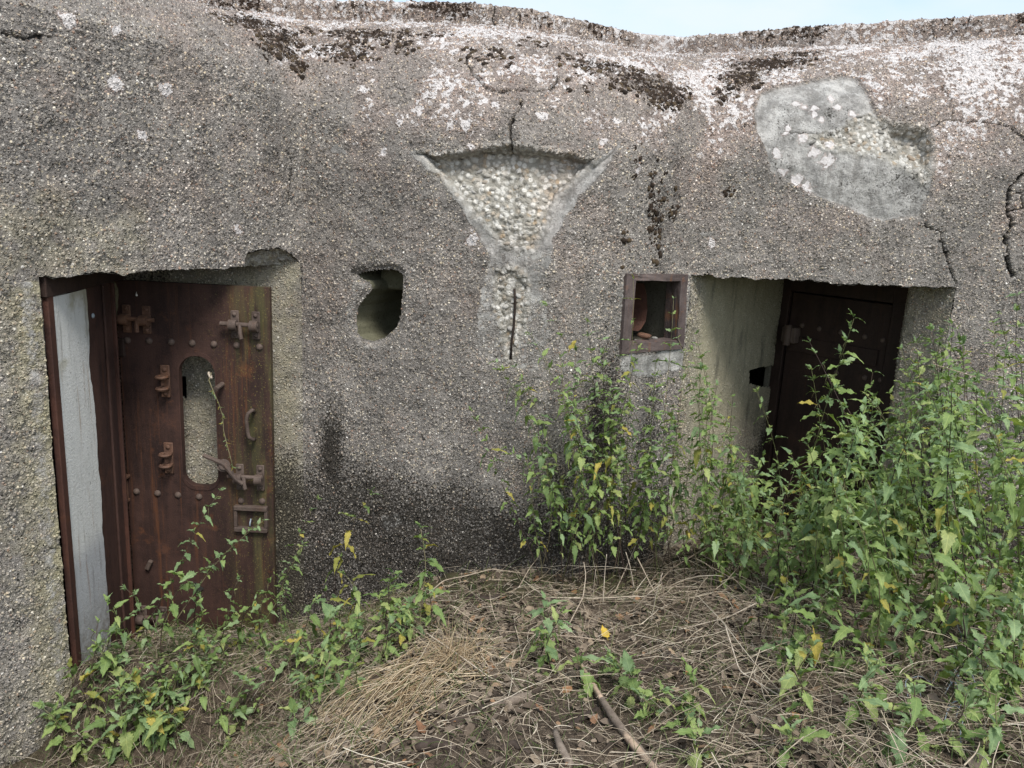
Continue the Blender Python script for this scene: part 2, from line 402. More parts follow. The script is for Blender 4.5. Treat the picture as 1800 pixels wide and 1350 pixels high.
def mat_leaf(name, stops, yellow=0.0):
    s = NT(name); co = s.obj(); oi = s.n('ObjectInfo')
    c = s.ramp(oi.outputs['Random'], stops)
    sx = s.n('SeparateXYZ'); s.l(co, sx.inputs[0])
    c = s.mix(s.mr(s.noise(co, 40, 4), .35, .7, 0, .35), c, s.mix(1.0, c, (1.5, 1.35, 1.1), 'MULTIPLY'))
    ax = s.math('ABSOLUTE', sx.outputs[0])
    vein = s.mr(ax, .0006, .0016, .45, 0.0)
    side = s.math('SINE', s.math('MULTIPLY', s.math('SUBTRACT', sx.outputs[1], s.math('MULTIPLY', ax, .9)), 620))
    vein = s.math('MAXIMUM', vein, s.mr(side, .72, 1.0, 0, .30))
    c = s.mix(vein, c, s.mix(1.0, c, (1.8, 1.6, 1.6), 'MULTIPLY'))
    if yellow > 0: c = s.mix(s.mr(s.noise(co, 25, 3), .45, .6, 0, yellow), c, (.36, .25, .055))
    d = s.n('BsdfPrincipled'); s.l(c, d.inputs['Base Color']); d.inputs['Roughness'].default_value = .62; d.inputs['Specular IOR Level'].default_value = .32
    t = s.n('BsdfTranslucent'); s.l(s.mix(1.0, c, (1.25, 1.35, .55), 'MULTIPLY'), t.inputs[0])
    m = s.n('MixShader'); m.inputs[0].default_value = .27; s.l(d.outputs[0], m.inputs[1]); s.l(t.outputs[0], m.inputs[2]); s.l(m.outputs[0], s.out.inputs[0])
    b = s.n('Bump'); b.inputs['Distance'].default_value = .0015; b.inputs['Strength'].default_value = .7
    s.l(s.math('SUBTRACT', s.noise(co, 90, 3), vein), b.inputs['Height']); s.l(b.outputs[0], d.inputs['Normal'])
    return s.m

def mat_rnd(name, stops, rough=.85, noise=60, spec=.25, attr='rnd'):   # colour by a stored random value per piece
    s = NT(name); co = s.obj()
    a = s.n('Attribute', attribute_name=attr)
    c = s.ramp(a.outputs['Fac'], stops)
    c = s.mix(s.mr(s.noise(co, noise, 4, .65), .4, .7, 0, .55), c, s.mix(1.0, c, (.45, .42, .4), 'MULTIPLY'))
    s.bsdf(c, rough, spec); return s.m
def mat_oi(name, stops, rough=.85, noise=60, spec=.25, stretch=None):
    s = NT(name); co = s.obj(); oi = s.n('ObjectInfo')
    c = s.ramp(oi.outputs['Random'], stops)
    v = s.scalev(co, stretch) if stretch else co
    n = s.noise(v, noise, 4, .65)
    c = s.mix(s.mr(n, .4, .7, 0, .6), c, s.mix(1.0, c, (.45, .42, .4), 'MULTIPLY'))
    q = s.bsdf(c, rough, spec); s.bump(q, n, .002); return s.m

def mat_ground():
    s = NT('leaf_mould_soil'); co = s.obj()
    c = s.mix(s.mr(s.noise(co, 18, 6, .7), .3, .7), (.055, .041, .030), (.185, .145, .108))
    c = s.mix(s.mr(s.noise(co, 130, 4, .7), .52, .62), c, (.22, .175, .13))
    c = s.mix(s.mr(s.noise(co, 75, 4, .7), .58, .66), c, (.020, .014, .010))
    c = s.mix(s.math('MULTIPLY', s.mr(s.noise(co, 2.2, 4), .52, .66), .35), c, (.075, .075, .03))
    q = s.bsdf(c, .95, .15)
    s.bump(q, s.math('ADD', s.noise(co, 45, 6, .75), s.math('MULTIPLY', s.noise(co, 160, 4), .5)), .03)
    return s.m

M = {}
M['wall'] = mat_wall()
M['dark_concrete'] = mat_concrete('dark_concrete', (.085, .08, .062), (.17, .16, .125))
M['olive_concrete'] = mat_concrete('olive_concrete', (.10, .098, .062), (.185, .18, .125))
M['roof_concrete'] = mat_concrete('roof_concrete', (.16, .15, .135), (.30, .285, .27))
M['mortar'] = mat_concrete('lump_mortar', (.10, .09, .055), (.20, .175, .11), 20)
M['pebble'] = mat_stone('river_pebble', [(0, (.38, .355, .31)), (.35, (.50, .48, .44)), (.6, (.44, .40, .34)), (.78, (.36, .27, .18)), (.88, (.30, .28, .26)), (1, (.56, .55, .52))])
M['pebble_grey'] = mat_stone('grey_pebble', [(0, (.12, .115, .105)), (.4, (.22, .21, .19)), (.7, (.28, .265, .24)), (.88, (.30, .22, .15)), (1, (.36, .35, .33))])
M['rust'] = mat_rust('rusty_steel_plate', (.022, .011, .009), (.050, .025, .019), (.17, .064, .024), .50, .45)
M['rust_dark'] = mat_rust('dark_rusty_steel', (.016, .009, .007), (.034, .019, .014), (.075, .030, .014), .25)
M['rust_frame'] = mat_rust('rusty_frame_steel', (.026, .013, .011), (.056, .028, .021), (.15, .055, .022), .30)
M['rust_bright'] = mat_rust('orange_rust_iron', (.075, .042, .030), (.15, .078, .048), (.29, .115, .040), .6, streak=False)
M['rust_brown'] = mat_rust('brown_rust_iron', (.055, .038, .031), (.105, .077, .063), (.17, .08, .04), .25, streak=False)
M['rust_edge'] = mat_rust('red_rust_edge', (.036, .016, .012), (.072, .030, .020), (.15, .06, .025), .35)
M['rust_embrasure'] = mat_rust('flaking_rust_frame', (.058, .043, .041), (.108, .084, .078), (.28, .11, .032), .45, streak=False)
M['panel'] = mat_panel()
M['black'] = mat_concrete('painted_hole_dark', (.012, .011, .010), (.03, .028, .024))  # near-black colour stands in for the darkness inside holes
M['leaf'] = mat_leaf('nettle_leaf', [(0, (.095, .150, .050)), (.3, (.145, .220, .070)), (.6, (.180, .262, .088)), (.85, (.22, .290, .100)), (1, (.28, .33, .13))])
M['leaf_blue'] = mat_leaf('young_nettle_leaf', [(0, (.105, .170, .078)), (.5, (.165, .250, .115)), (1, (.23, .32, .17))])
M['leaf_yellow'] = mat_leaf('yellowing_leaf', [(0, (.15, .18, .045)), (.5, (.26, .26, .06)), (1, (.36, .31, .075))], .35)
M['stem_green'] = mat_oi('green_stem', [(0, (.10, .115, .045)), (.5, (.16, .15, .075)), (1, (.22, .19, .11))], .7)
M['stem_dark'] = mat_oi('purple_brown_stem', [(0, (.032, .022, .020)), (.5, (.062, .042, .036)), (1, (.10, .075, .05))], .7)
M['straw'] = mat_rnd('dry_straw', [(0, (.075, .055, .041)), (.2, (.21, .165, .12)), (.42, (.36, .295, .215)), (.8, (.54, .46, .35)), (1, (.66, .60, .49))])
M['litter'] = mat_rnd('dead_leaf_flakes', [(0, (.040, .030, .022)), (.40, (.115, .088, .065)), (.72, (.22, .178, .138)), (.93, (.25, .195, .135)), (1, (.28, .14, .065))])
M['stalk'] = mat_oi('bleached_stalk', [(0, (.26, .20, .15)), (.5, (.42, .35, .27)), (1, (.56, .49, .40))], .75, 40)
M['bark'] = mat_oi('dead_bark', [(0, (.18, .145, .115)), (.5, (.23, .19, .155)), (1, (.28, .235, .19))], .9, 40)
M['bark_dark'] = mat_oi('dark_rotten_wood', [(0, (.030, .022, .018)), (1, (.070, .053, .043))], .9, 40)
M['stripped'] = mat_oi('stripped_wood', [(0, (.38, .28, .20)), (1, (.46, .35, .26))], .8, 40)
M['grass'] = mat_rnd('green_grass', [(0, (.05, .085, .025)), (.5, (.095, .135, .045)), (1, (.19, .20, .09))], .6)
M['golden'] = mat_rnd('golden_straw', [(0, (.26, .18, .10)), (.4, (.50, .39, .25)), (1, (.70, .60, .44))], .6)
M['moss'] = mat_rnd('dark_moss', [(0, (.016, .011, .008)), (.6, (.045, .031, .021)), (1, (.085, .062, .036))], .95, 150)
M['ground_moss'] = mat_rnd('ground_moss', [(0, (.028, .026, .014)), (1, (.075, .065, .035))], .95, 120)
M['wire'] = mat_oi('pale_wire', [(0, (.27, .32, .36)), (1, (.33, .38, .42))], .5, 30, .4)
M['fallen_yellow'] = mat_oi('fallen_leaf_yellow', [(0, (.50, .35, .05)), (1, (.55, .40, .08))], .7)
M['fallen_brown'] = mat_oi('fallen_leaf_brown', [(0, (.19, .10, .055)), (.5, (.27, .17, .10)), (1, (.36, .27, .18))], .8)
M['ground'] = mat_ground()

# ------------------------------------------------------------------ ground level
def gz(x, y):
    x = np.asarray(x, float); y = np.asarray(y, float)
    front = .17 + np.clip(4.15 - y, -1.2, 2.3) * .20
    front = front + .10 * sstep(.3, 1.3, x)
    w = sstep(2.98, 3.26, y) * sstep(-2.06, -1.86, x)
    left = -.28 * (1 - w) + w * (.03 - (np.clip(y, 3.2, 4.3) - 3.3) * .33)
    t = sstep(-1.35, -.10 , x + .25 * (3.6 - y) * .6)
    z = left * (1 - t) + front * t
    P = np.stack([x, y, np.zeros_like(x)], -1)
    z = z + (fbm(P, 1.7, 4, 5) - .5) * .12 + (fbm(P, 9, 3, 9) - .5) * .05
    return z
def gpx(px, py):                                # point of the ground seen at a pixel
    d = ray(px, py); lo, hi = 1.0, 6.5
    ts = np.linspace(lo, hi, 400); P = EYE + d[None, :] * (ts / d[1])[:, None]
    k = np.argmax(P[:, 2] <= gz(P[:, 0], P[:, 1]))
    if k == 0 and P[0, 2] > gz(P[0, 0], P[0, 1]): k = 399
    return P[k]

# ------------------------------------------------------------------ the bunker: plan of the wall
BUNK = thing('bunker', 'grey pebbledashed concrete bunker with rusty steel doors, rounded roof edge and broken facing', 'bunker', (0.2, 4.6, 0))
CTRL = [(-3.05, 1.48), (-1.18, 4.36), (-.85, 4.27), (-.45, 4.15), (0, 4.07), (.35, 4.10), (.60, 4.22), (.95, 4.50), (1.10, 4.58), (1.7, 4.555), (2.5, 4.54), (3.1, 4.50), (3.9, 4.42)]
def resample(pts, step, sigma=0.0):
    pts = np.array(pts, float); L = np.r_[0, np.cumsum(np.linalg.norm(np.diff(pts, axis=0), axis=1))]
    n = int(round(L[-1] / step)) + 1; t = np.linspace(0, L[-1], n)
    q = np.stack([np.interp(t, L, pts[:, k]) for k in range(pts.shape[1])], 1)
    if sigma > 0:
        r = int(3 * sigma / step); k = np.exp(-.5 * (np.arange(-r, r + 1) * step / sigma) ** 2); k /= k.sum()
        pad = np.concatenate([2 * q[0] - q[r:0:-1], q, 2 * q[-1] - q[-2:-r - 2:-1]])
        q = np.stack([np.convolve(pad[:, c], k, 'valid') for c in range(q.shape[1])], 1)
    return q
STEP = .0075
PW = resample(CTRL, STEP, .026)
NI = len(PW)
SA = np.r_[0, np.cumsum(np.linalg.norm(np.diff(PW, axis=0), axis=1))]
# parapet line, from the skyline (top edge level; the right end of the roof stands a little higher)
SKY = [(-700, -70, 3.4), (0, -22, 3.4), (380, -8, 3.4), (550, 0, 3.4), (700, 3, 3.4), (860, 6, 3.4), (950, 20, 3.4), (1060, 45, 3.4), (1120, 60, 3.4), (1170, 66, 3.4), (1230, 63, 3.405),
       (1400, 48, 3.43), (1550, 39, 3.46), (1700, 30, 3.48), (1800, 23, 3.5), (2300, 0, 3.5)]
TL = np.array([atZ(a, b, z) for a, b, z in SKY]); TPX = np.array([a for a, b, z in SKY], float)
PAR_H = .14
wx, wy = project(np.c_[PW, np.full(NI, 2.5)])
wx = np.clip(wx, -700, 2300)
T = np.stack([np.interp(wx, TPX, TL[:, k]) for k in range(3)], 1)
_r = 25; _k = np.ones(2 * _r + 1) / (2 * _r + 1)
T = np.stack([np.convolve(np.pad(T[:, k], _r, 'edge'), _k, 'valid') for k in range(3)], 1)
TB = T.copy(); TB[:, 2] -= PAR_H
ZS = np.interp(wx, [0, 380, 540, 700, 880, 1050, 1190, 1350, 1550, 1800], [2.85, 2.80, 2.62, 2.48, 2.45, 2.47, 2.50, 2.48, 2.46, 2.46])
ZS = np.convolve(np.pad(ZS, 60, 'edge'), np.ones(121) / 121, 'valid')
Z0 = -.55
NJ1 = 400; NJ2 = 190
t1 = np.linspace(0, 1, NJ1, endpoint=False); t2 = np.linspace(0, 1, NJ2)
PA = np.zeros((NI, NJ1 + NJ2, 3)); HA = np.zeros((NI, NJ1 + NJ2))
PA[:, :NJ1, 0] = PW[:, None, 0]; PA[:, :NJ1, 1] = PW[:, None, 1]
PA[:, :NJ1, 2] = Z0 + (ZS[:, None] - Z0) * t1[None, :]
W3 = np.c_[PW, ZS]; C3 = np.c_[PW * .90 + TB[:, :2] * .10, ZS + .80 * (TB[:, 2] - ZS)]
b = t2[None, :, None]
PA[:, NJ1:] = (1 - b) ** 2 * W3[:, None] + 2 * b * (1 - b) * C3[:, None] + b * b * TB[:, None]
HA[:, :] = np.concatenate([np.zeros((NI, 1)), np.cumsum(np.linalg.norm(np.diff(PA, axis=1), axis=2), 1)], 1) + Z0
SG = np.repeat(SA[:, None], NJ1 + NJ2, 1)
def idx_at(x, y): return int(np.argmin((PW[:, 0] - x) ** 2 + (PW[:, 1] - y) ** 2))
def s_px(px, py):
    gx, gy = project(PA); d = (gx - px) ** 2 + (gy - py) ** 2; i, j = np.unravel_index(np.argmin(d), d.shape); return i, j
_GX, _GY = project(PA)
def sh(px, py):
    d = (_GX - px) ** 2 + (_GY - py) ** 2; i, j = np.unravel_index(np.argmin(d), d.shape); return (SG[i, j], HA[i, j])
def shs(pts): return [sh(*p) for p in pts]

# lintels: lower edges of the overhanging blocks
iL0 = s_px(66, 486)[0]; iL1 = idx_at(-1.18, 4.36)
iR0 = idx_at(.965, 4.512); iR1 = s_px(1680, 505)[0]
ZLL, ZLR = 1.82, 1.855
def snap_lintel(i0, i1, z, seed):
    js = []
    for i in range(i0, i1 + 1):
        zz = z + (vnoise(np.array([SA[i] * 1.0, 0, 0]), 14, seed) - .5) * .022 + (vnoise(np.array([SA[i], 0, 0]), 60, seed + 3) - .5) * .010
        k = (i - i0) / (i1 - i0)
        if z == ZLL:
            zz -= .012 * max(0, 1 - k * 8)
            zz += np.interp(project(np.array([*PW[i], z]))[0], [428, 432, 452, 478, 502, 520, 536], [0, .070, .085, .098, .085, .045, 0])
        j = int(np.argmin(np.abs(PA[i, :NJ1, 2] - zz))); PA[i, j, 2] = zz; js.append(j)
    return js
KEEP = np.ones((NI - 1, NJ1 + NJ2 - 1), bool)
jL = snap_lintel(iL0, iL1, ZLL, 21); jR = snap_lintel(iR0, iR1, ZLR, 31)
for i0, i1, js in ((iL0, iL1, jL), (iR0, iR1, jR)):
    jm = int(np.median(js))
    for i, j in zip(range(i0, i1 + 1), js):     # same row index for the whole edge
        if j != jm: PA[i, jm, 2] = PA[i, j, 2]
        if j > jm: PA[i, jm:j + 1, 2] = np.linspace(PA[i, j, 2], PA[i, j + 1, 2], j - jm + 2)[:-1]
    KEEP[i0:i1, :jm] = False
    js[:] = [jm] * len(js)

# ------------------------------------------------------------------ wear on the wall, in wall coordinates (along, up)
n_uv = np.stack([SG, HA, np.zeros_like(SG)], -1)
wob = np.stack([fbm(n_uv, 16, 3, 1) - .5, fbm(n_uv, 16, 3, 2) - .5], -1) * .035
SW = SG + wob[..., 0]; HW = HA + wob[..., 1]
plaster = np.zeros_like(SG); rough = np.zeros_like(SG); algae = np.zeros_like(SG); lichen = np.zeros_like(SG)
moss = np.zeros_like(SG); olive = np.zeros_like(SG); fine = np.zeros_like(SG); crack = np.zeros_like(SG); disp = np.zeros_like(SG)
def region(poly, soft=.01, warp=True, edge=0.0):
    p = shs(poly); X, Y_ = (SW, HW) if warp else (SG, HA)
    out_ = np.zeros_like(SG); a = np.array(p); m = .25
    bb = (SG > a[:, 0].min() - m) & (SG < a[:, 0].max() + m) & (HA > a[:, 1].min() - m) & (HA < a[:, 1].max() + m)
    sd_ = np.full(SG.shape, -1.0); sd_[bb] = polysd(X[bb], Y_[bb], p)
    return sstep(edge - soft, edge + soft, sd_), sd_

# 1. funnel-shaped spall in the middle
SP1 = [(716, 270), (730, 262), (752, 268), (778, 271), (800, 264), (830, 263), (862, 259), (895, 254), (930, 258), (960, 262), (1000, 270), (1022, 273), (1046, 284), (1066, 268), (1093, 246), (1090, 262), (1062, 300),
       (1030, 335), (1000, 375), (975, 420), (966, 480), (970, 560), (968, 610), (950, 655), (905, 655), (870, 640), (836, 625), (836, 560), (846, 500), (855, 450), (838, 410), (812, 370), (775, 315)]
SP1R = [(730, 266), (752, 268), (778, 270), (830, 263), (895, 253), (960, 262), (1046, 283), (1018, 312), (990, 338), (972, 366), (962, 395), (942, 440), (885, 432), (862, 404), (834, 378), (806, 350), (782, 322), (756, 294)]
SP1C = [(872, 470), (912, 465), (932, 500), (930, 560), (915, 600), (905, 645), (888, 640), (880, 590), (868, 540), (866, 500)]
m, sd1 = region(SP1, .022)
top1 = np.array(shs([(895, 256)]))[0, 1]; bot1 = np.array(shs([(900, 650)]))[0, 1]
up = np.clip((HA - bot1) / (top1 - bot1), 0, 1)
plaster = np.maximum(plaster, m * np.clip(.50 + .55 * sstep(.3, .95, up) + .35 * (fbm(n_uv, 11, 4, 33) - .5), 0, 1))
disp -= sstep(-.005, .04, sd1) * (.004 + .016 * up)
m, sd = region(SP1R, .03); rough = np.maximum(rough, m)
disp -= sstep(-.004, .012 + .02 * (1 - up), sd) * (.012 + .062 * sstep(.62, 1.0, up))
m, sd = region(SP1C, .015); rough = np.maximum(rough, m); disp -= sstep(0, .03, sd) * .022
# 2. grey patch on the right with a hole in its upper right
SP2 = [(1322, 190), (1335, 165), (1360, 153), (1400, 147), (1425, 142), (1450, 134), (1480, 129), (1508, 134), (1524, 160), (1536, 185), (1556, 208), (1590, 214), (1637, 224), (1650, 262), (1645, 300),
       (1636, 345), (1618, 378), (1552, 390), (1500, 374), (1440, 347), (1390, 322), (1352, 300), (1340, 262), (1325, 225)]
SP2R = [(1412, 236), (1450, 230), (1480, 222), (1500, 200), (1530, 196), (1570, 212), (1636, 223), (1648, 265), (1642, 310), (1622, 322), (1590, 300), (1540, 278), (1480, 268), (1440, 258)]
SP2D = [(1558, 212), (1596, 216), (1637, 224), (1649, 262), (1640, 300), (1600, 285), (1570, 250)]
m, sd = region(SP2, .022); SP2M = m; plaster = np.maximum(plaster, m * (.60 + .45 * fbm(n_uv, 6, 4, 35))); algae = np.maximum(algae, m * .62 * fbm(n_uv, 5, 4, 36)); disp -= sstep(-.003, .010, sd) * .020
m, sd = region(SP2R, .02); rough = np.maximum(rough, m * .9); disp -= sstep(0, .05, sd) * .022
RGREY = m
m, sd = region(SP2D, .012); disp -= sstep(-.004, .035, sd) * .055
# 3. broken end of the left lintel
SP3 = [(430, 440), (452, 431), (478, 427), (502, 431), (520, 445), (536, 462), (526, 471), (512, 461), (488, 457), (455, 462), (430, 470)]
# light patches
for pl, a in [([(582, 262), (592, 252), (604, 262), (612, 272), (584, 272)], .9), ([(566, 222), (576, 222), (578, 236), (568, 238)], .75),
              ([(614, 498), (640, 490), (648, 505), (632, 530), (624, 555), (626, 590), (640, 604), (672, 604), (698, 582), (708, 585), (690, 612), (640, 622), (612, 590), (606, 545)], .44),
              ([(1090, 624), (1204, 612), (1200, 648), (1150, 664), (1110, 660), (1088, 650)], .8), ([(1082, 500), (1100, 490), (1094, 600), (1088, 640), (1076, 640)], .5),
              ([(1205, 500), (1216, 500), (1212, 600), (1203, 612)], .6),
              ([(672, 905), (700, 900), (712, 920), (690, 936), (668, 925)], .62), ([(1640, 400), (1668, 430), (1684, 500), (1664, 505), (1650, 460)], .38),
              ([(22, 170), (48, 166), (42, 190), (26, 194)], .55), ([(1225, 402), (1262, 404), (1256, 420), (1230, 420)], .5)]:
    m, _ = region(pl, .02); plaster = np.maximum(plaster, m * a)
# cracks
CR_ = [([(818, 103), (826, 120), (838, 135), (848, 151), (866, 159), (890, 161), (930, 160), (968, 158), (976, 148), (980, 138)], .006, .022),
       ([(914, 178), (907, 200), (897, 215), (895, 235), (900, 258)], .008, .03),
       ([(1638, 222), (1660, 214), (1690, 210), (1740, 216), (1770, 225), (1800, 245)], .005, .02),
       ([(1655, 150), (1668, 170), (1676, 190), (1675, 210)], .004, .016),
       ([(1806, 298), (1786, 318), (1774, 335), (1772, 370), (1778, 396), (1770, 420), (1768, 446), (1774, 470), (1780, 486)], .008, .03),
       ([(1776, 335), (1796, 340), (1798, 366), (1778, 372)], .005, .018),
       ([(1628, 392), (1650, 408), (1657, 432), (1664, 460), (1672, 480), (1682, 502)], .006, .02),
       ([(0, 58), (26, 68), (44, 72), (70, 64), (90, 62)], .004, .014), ([(905, 262), (908, 300), (906, 318)], .004, .02), ([(906, 335), (910, 360), (913, 384)], .005, .015),
       ([(808, 275), (806, 300)], .005, .02), ([(1388, 228), (1430, 230), (1462, 233)], .005, .02),
       ([(508, 268), (512, 300), (508, 352)], .004, .008), ([(690, 150), (712, 160)], .003, .01), ([(1276, 226), (1310, 222)], .003, .01), ([(742, 1075 - 310), (748, 775)], .003, .01)]
for pts, wd, dp in CR_:
    p = np.array(shs(pts)); bb = (SG > p[:, 0].min() - .1) & (SG < p[:, 0].max() + .1) & (HA > p[:, 1].min() - .1) & (HA < p[:, 1].max() + .1)
    d = np.full(SG.shape, 1.0); d[bb] = linedist(SG[bb] + wob[..., 0][bb] * .9 + (vnoise(n_uv[bb], 70, 78) - .5) * .012, HA[bb] + wob[..., 1][bb] * .9 + (vnoise(n_uv[bb], 70, 79) - .5) * .012, [tuple(q) for q in p])
    wv_ = wd * (.55 + 1.2 * vnoise(n_uv, 22, 77))
    f = 1 - sstep(wv_ * .6, wv_ * 1.5, d); crack = np.maximum(crack, f * .9); disp -= f * dp
# lichen towards the top, spots of it lower down
ru = np.clip((HA - (ZS[:, None] - .38)) / 1.15, 0, 1)
lichen = sstep(0, 1.0, ru + .5 * (fbm(n_uv, 2.2, 4, 47) - .5)) * (.34 + .24 * fbm(n_uv, 6.0, 4, 41)) + .30 * sstep(.42, .7, fbm(n_uv, 5.0, 4, 43)) * sstep(1.4, 2.4, HA)
lichen *= 1 - .8 * SP2M
right = sstep(sh(1500, 300)[0], sh(1700, 300)[0], SG); lichen += .05 * sstep(.15, .6, ru) * right
left_fade = sstep(sh(150, 60)[0], sh(420, 60)[0], SG); lichen *= (.35 + .65 * left_fade)
for px, py, r in [(203, 148, 14), (293, 156, 10), (247, 237, 9), (417, 404, 9), (120, 33, 13), (205, 52, 10), (1060, 250, 8), (832, 420, 10), (1250, 424, 8), (1455, 282, 12), (1430, 187, 6), (1414, 186, 5), (1402, 178, 5),
                  (1432, 197, 6), (1475, 184, 6), (1500, 196, 6), (1460, 250, 8), (1412, 240, 7), (1380, 232, 5), (1366, 270, 8), (1400, 320, 10), (1420, 330, 8), (1432, 266, 9), (1384, 222, 5), (1462, 172, 5), (1445, 208, 5), (1378, 300, 6),
                  (675, 270, 7), (824, 255, 6), (735, 190, 8), (820, 218, 9), (952, 207, 9), (700, 215, 7), (770, 150, 8), (870, 184, 7), (1080, 215, 7), (1120, 300, 6), (880, 128, 8), (640, 160, 7)]:
    c = sh(px, py); i, j = s_px(px, py); d = np.hypot(SW - c[0], HW - c[1]) * (.55 + .95 * vnoise(n_uv, 75, 13)); rr = r / 1400 * PA[i, j, 1] * 1.15
    lichen = np.maximum(lichen, (1 - sstep(rr * .55, rr * 1.3, d)) * .95)
# dark moss along the valleys of the roof edge
def blob(px, py, rx, ry, amp):
    c = sh(px, py); i, j = s_px(px, py); k = PA[i, j, 1] / 1400
    return amp * .95 * np.exp(-(((SW * 2 - SG - c[0]) / (rx * 1.5 * k)) ** 2 + ((HW * 2 - HA - c[1]) / (ry * k * 2.6)) ** 2))
for bl in [(440, 40, 45, 22, .8), (490, 75, 34, 22, .8), (525, 118, 10, 10, .75), (600, 92, 45, 16, .62), (645, 62, 50, 16, .72), (700, 82, 30, 16, .5), (1060, 120, 60, 18, .55), (1120, 145, 45, 18, .72), (1170, 165, 38, 16, .8),
           (1300, 140, 32, 16, .72), (1350, 112, 45, 16, .8), (1400, 98, 36, 12, .62), (1275, 168, 20, 12, .55), (1145, 340, 14, 30, .5), (1155, 380, 16, 40, .62), (1185, 355, 10, 25, .5), (1120, 275, 12, 18, .45), (1285, 325, 14, 14, .4),
           (740, 62, 70, 9, .42), (560, 58, 30, 12, .4), (850, 100, 60, 30, .33), (960, 80, 60, 20, .30), (1020, 150, 30, 20, .3), (1100, 440, 12, 40, .40), (1090, 510, 14, 25, .35), (395, 12, 30, 14, .6)]:
    moss = np.maximum(moss, blob(*bl))
# dark algae low on the wall
low = 1 - sstep(.25, 1.15, HA + .35 * (fbm(n_uv, 1.6, 4, 61) - .5) - .15)
cen = sstep(sh(545, 800)[0] - .3, sh(545, 800)[0] - .05, SG)
moss += .10 * ru
algae = np.maximum(algae, low * .545 * cen)
for bl in [(585, 800, 34, 70, .60), (575, 740, 25, 50, .40), (600, 960, 60, 60, .50), (760, 940, 90, 60, .45), (820, 990, 100, 45, .55), (1060, 760, 60, 110, .60), (1140, 760, 40, 90, .5), (1000, 850, 80, 80, .5), (1170, 700, 30, 50, .35),
           (520, 940, 20, 150, .3), (1030, 640, 30, 60, .35), (130, 1000, 40, 200, .0)]:
    algae = np.maximum(algae, 1.05 * blob(*bl))
algae += .16 * (fbm(n_uv, 2.3, 4, 71) - .45)
# yellow-olive film on the left pier and jamb, and just under the roof
jam = np.exp(-((SG - SA[iL0]) / .16) ** 2) * (SG < SA[iL0] + .02) * (HA < 1.8)
olive = np.maximum(olive, jam * .95)
olive = np.maximum(olive, (SG < SA[iL0]) * (HA < 1.7) * .40 * sstep(.40, .65, fbm(n_uv, 2.6, 4, 81)))
olive = np.maximum(olive, .35 * sstep(.5, .7, fbm(n_uv, 2.0, 4, 83)) * (SG < SA[iL0] + .5))
plaster = np.maximum(plaster, np.exp(-((SG - SA[iL0] + .05) / .05) ** 2) * (SG < SA[iL0] + .03) * (HA < 1.8) * .50)
# soft irregularity of the hand-thrown surface
disp += (fbm(PA, 3.0, 4, 91) - .5) * .035 + (fbm(PA, 14, 3, 93) - .5) * .016
crest = np.clip((HA - ZS[:, None]) / .6, 0, 1); disp += crest * (fbm(PA, 7, 3, 95) - .5) * .03
NRM = np.cross(np.gradient(PA, axis=0), np.gradient(PA, axis=1)); NRM /= np.linalg.norm(NRM, axis=2, keepdims=True) + 1e-9
edgeJ = 1.0
PD = PA + NRM * disp[..., None]

# openings: round-cornered loophole and framed embrasure
HOLE = [(622, 482), (640, 476), (668, 472), (692, 472), (706, 480), (708, 500), (705, 530), (703, 560), (694, 580), (672, 597), (652, 601), (636, 599), (626, 588), (623, 562), (627, 538), (638, 520), (648, 508), (644, 496), (632, 490)]
hp = shs(HOLE); EMB = [(1109, 489), (1203, 488), (1196, 606), (1102, 614)]; ep = shs(EMB)
for pl in (hp, ep):
    a = np.array(pl); bb = (SG > a[:, 0].min() - .1) & (SG < a[:, 0].max() + .1) & (HA > a[:, 1].min() - .1) & (HA < a[:, 1].max() + .1)
    sd_ = np.full(SG.shape, -1.0); sd_[bb] = polysd(SG[bb], HA[bb], pl)
    c4 = np.minimum(np.minimum(sd_[:-1, :-1], sd_[1:, :-1]), np.minimum(sd_[:-1, 1:], sd_[1:, 1:]))
    KEEP &= ~(c4 > 0)
    if pl is hp: PD -= NRM * (.02 * sstep(-.035, .0, sd_))[..., None]; HOLE_SD = sd_

def build_sheet(name, P, keep, attrs, mat, root, skip_below=None):
    ni, nj = P.shape[:2]; idx = np.arange(ni * nj).reshape(ni, nj)
    q = np.stack([idx[:-1, :-1], idx[1:, :-1], idx[1:, 1:], idx[:-1, 1:]], -1)[keep]
    used = np.zeros(ni * nj, bool); used[q.ravel()] = True
    remap = np.cumsum(used) - 1
    me = mesh_from(name, P.reshape(-1, 3)[used], remap[q], mat)
    for nm, ch in zip(('wear_a', 'wear_b'), (attrs[:4], attrs[4:])):
        at = me.color_attributes.new(nm, 'FLOAT_COLOR', 'POINT')
        arr = np.stack([np.broadcast_to(c, (ni, nj)) for c in ch], -1).reshape(-1, 4)[used].astype(np.float32)
        at.data.foreach_set('color', np.clip(arr, 0, 1).ravel())
    return part(name, me, root)
gmin = gz(PA[..., 0], PA[..., 1] - .1) - .25
KEEP &= ~(PA[:-1, :-1, 2] < gmin[:-1, :-1])
build_sheet('facade_wall', PD, KEEP, (plaster, rough, algae, lichen, moss, olive, fine, crack), M['wall'], BUNK)

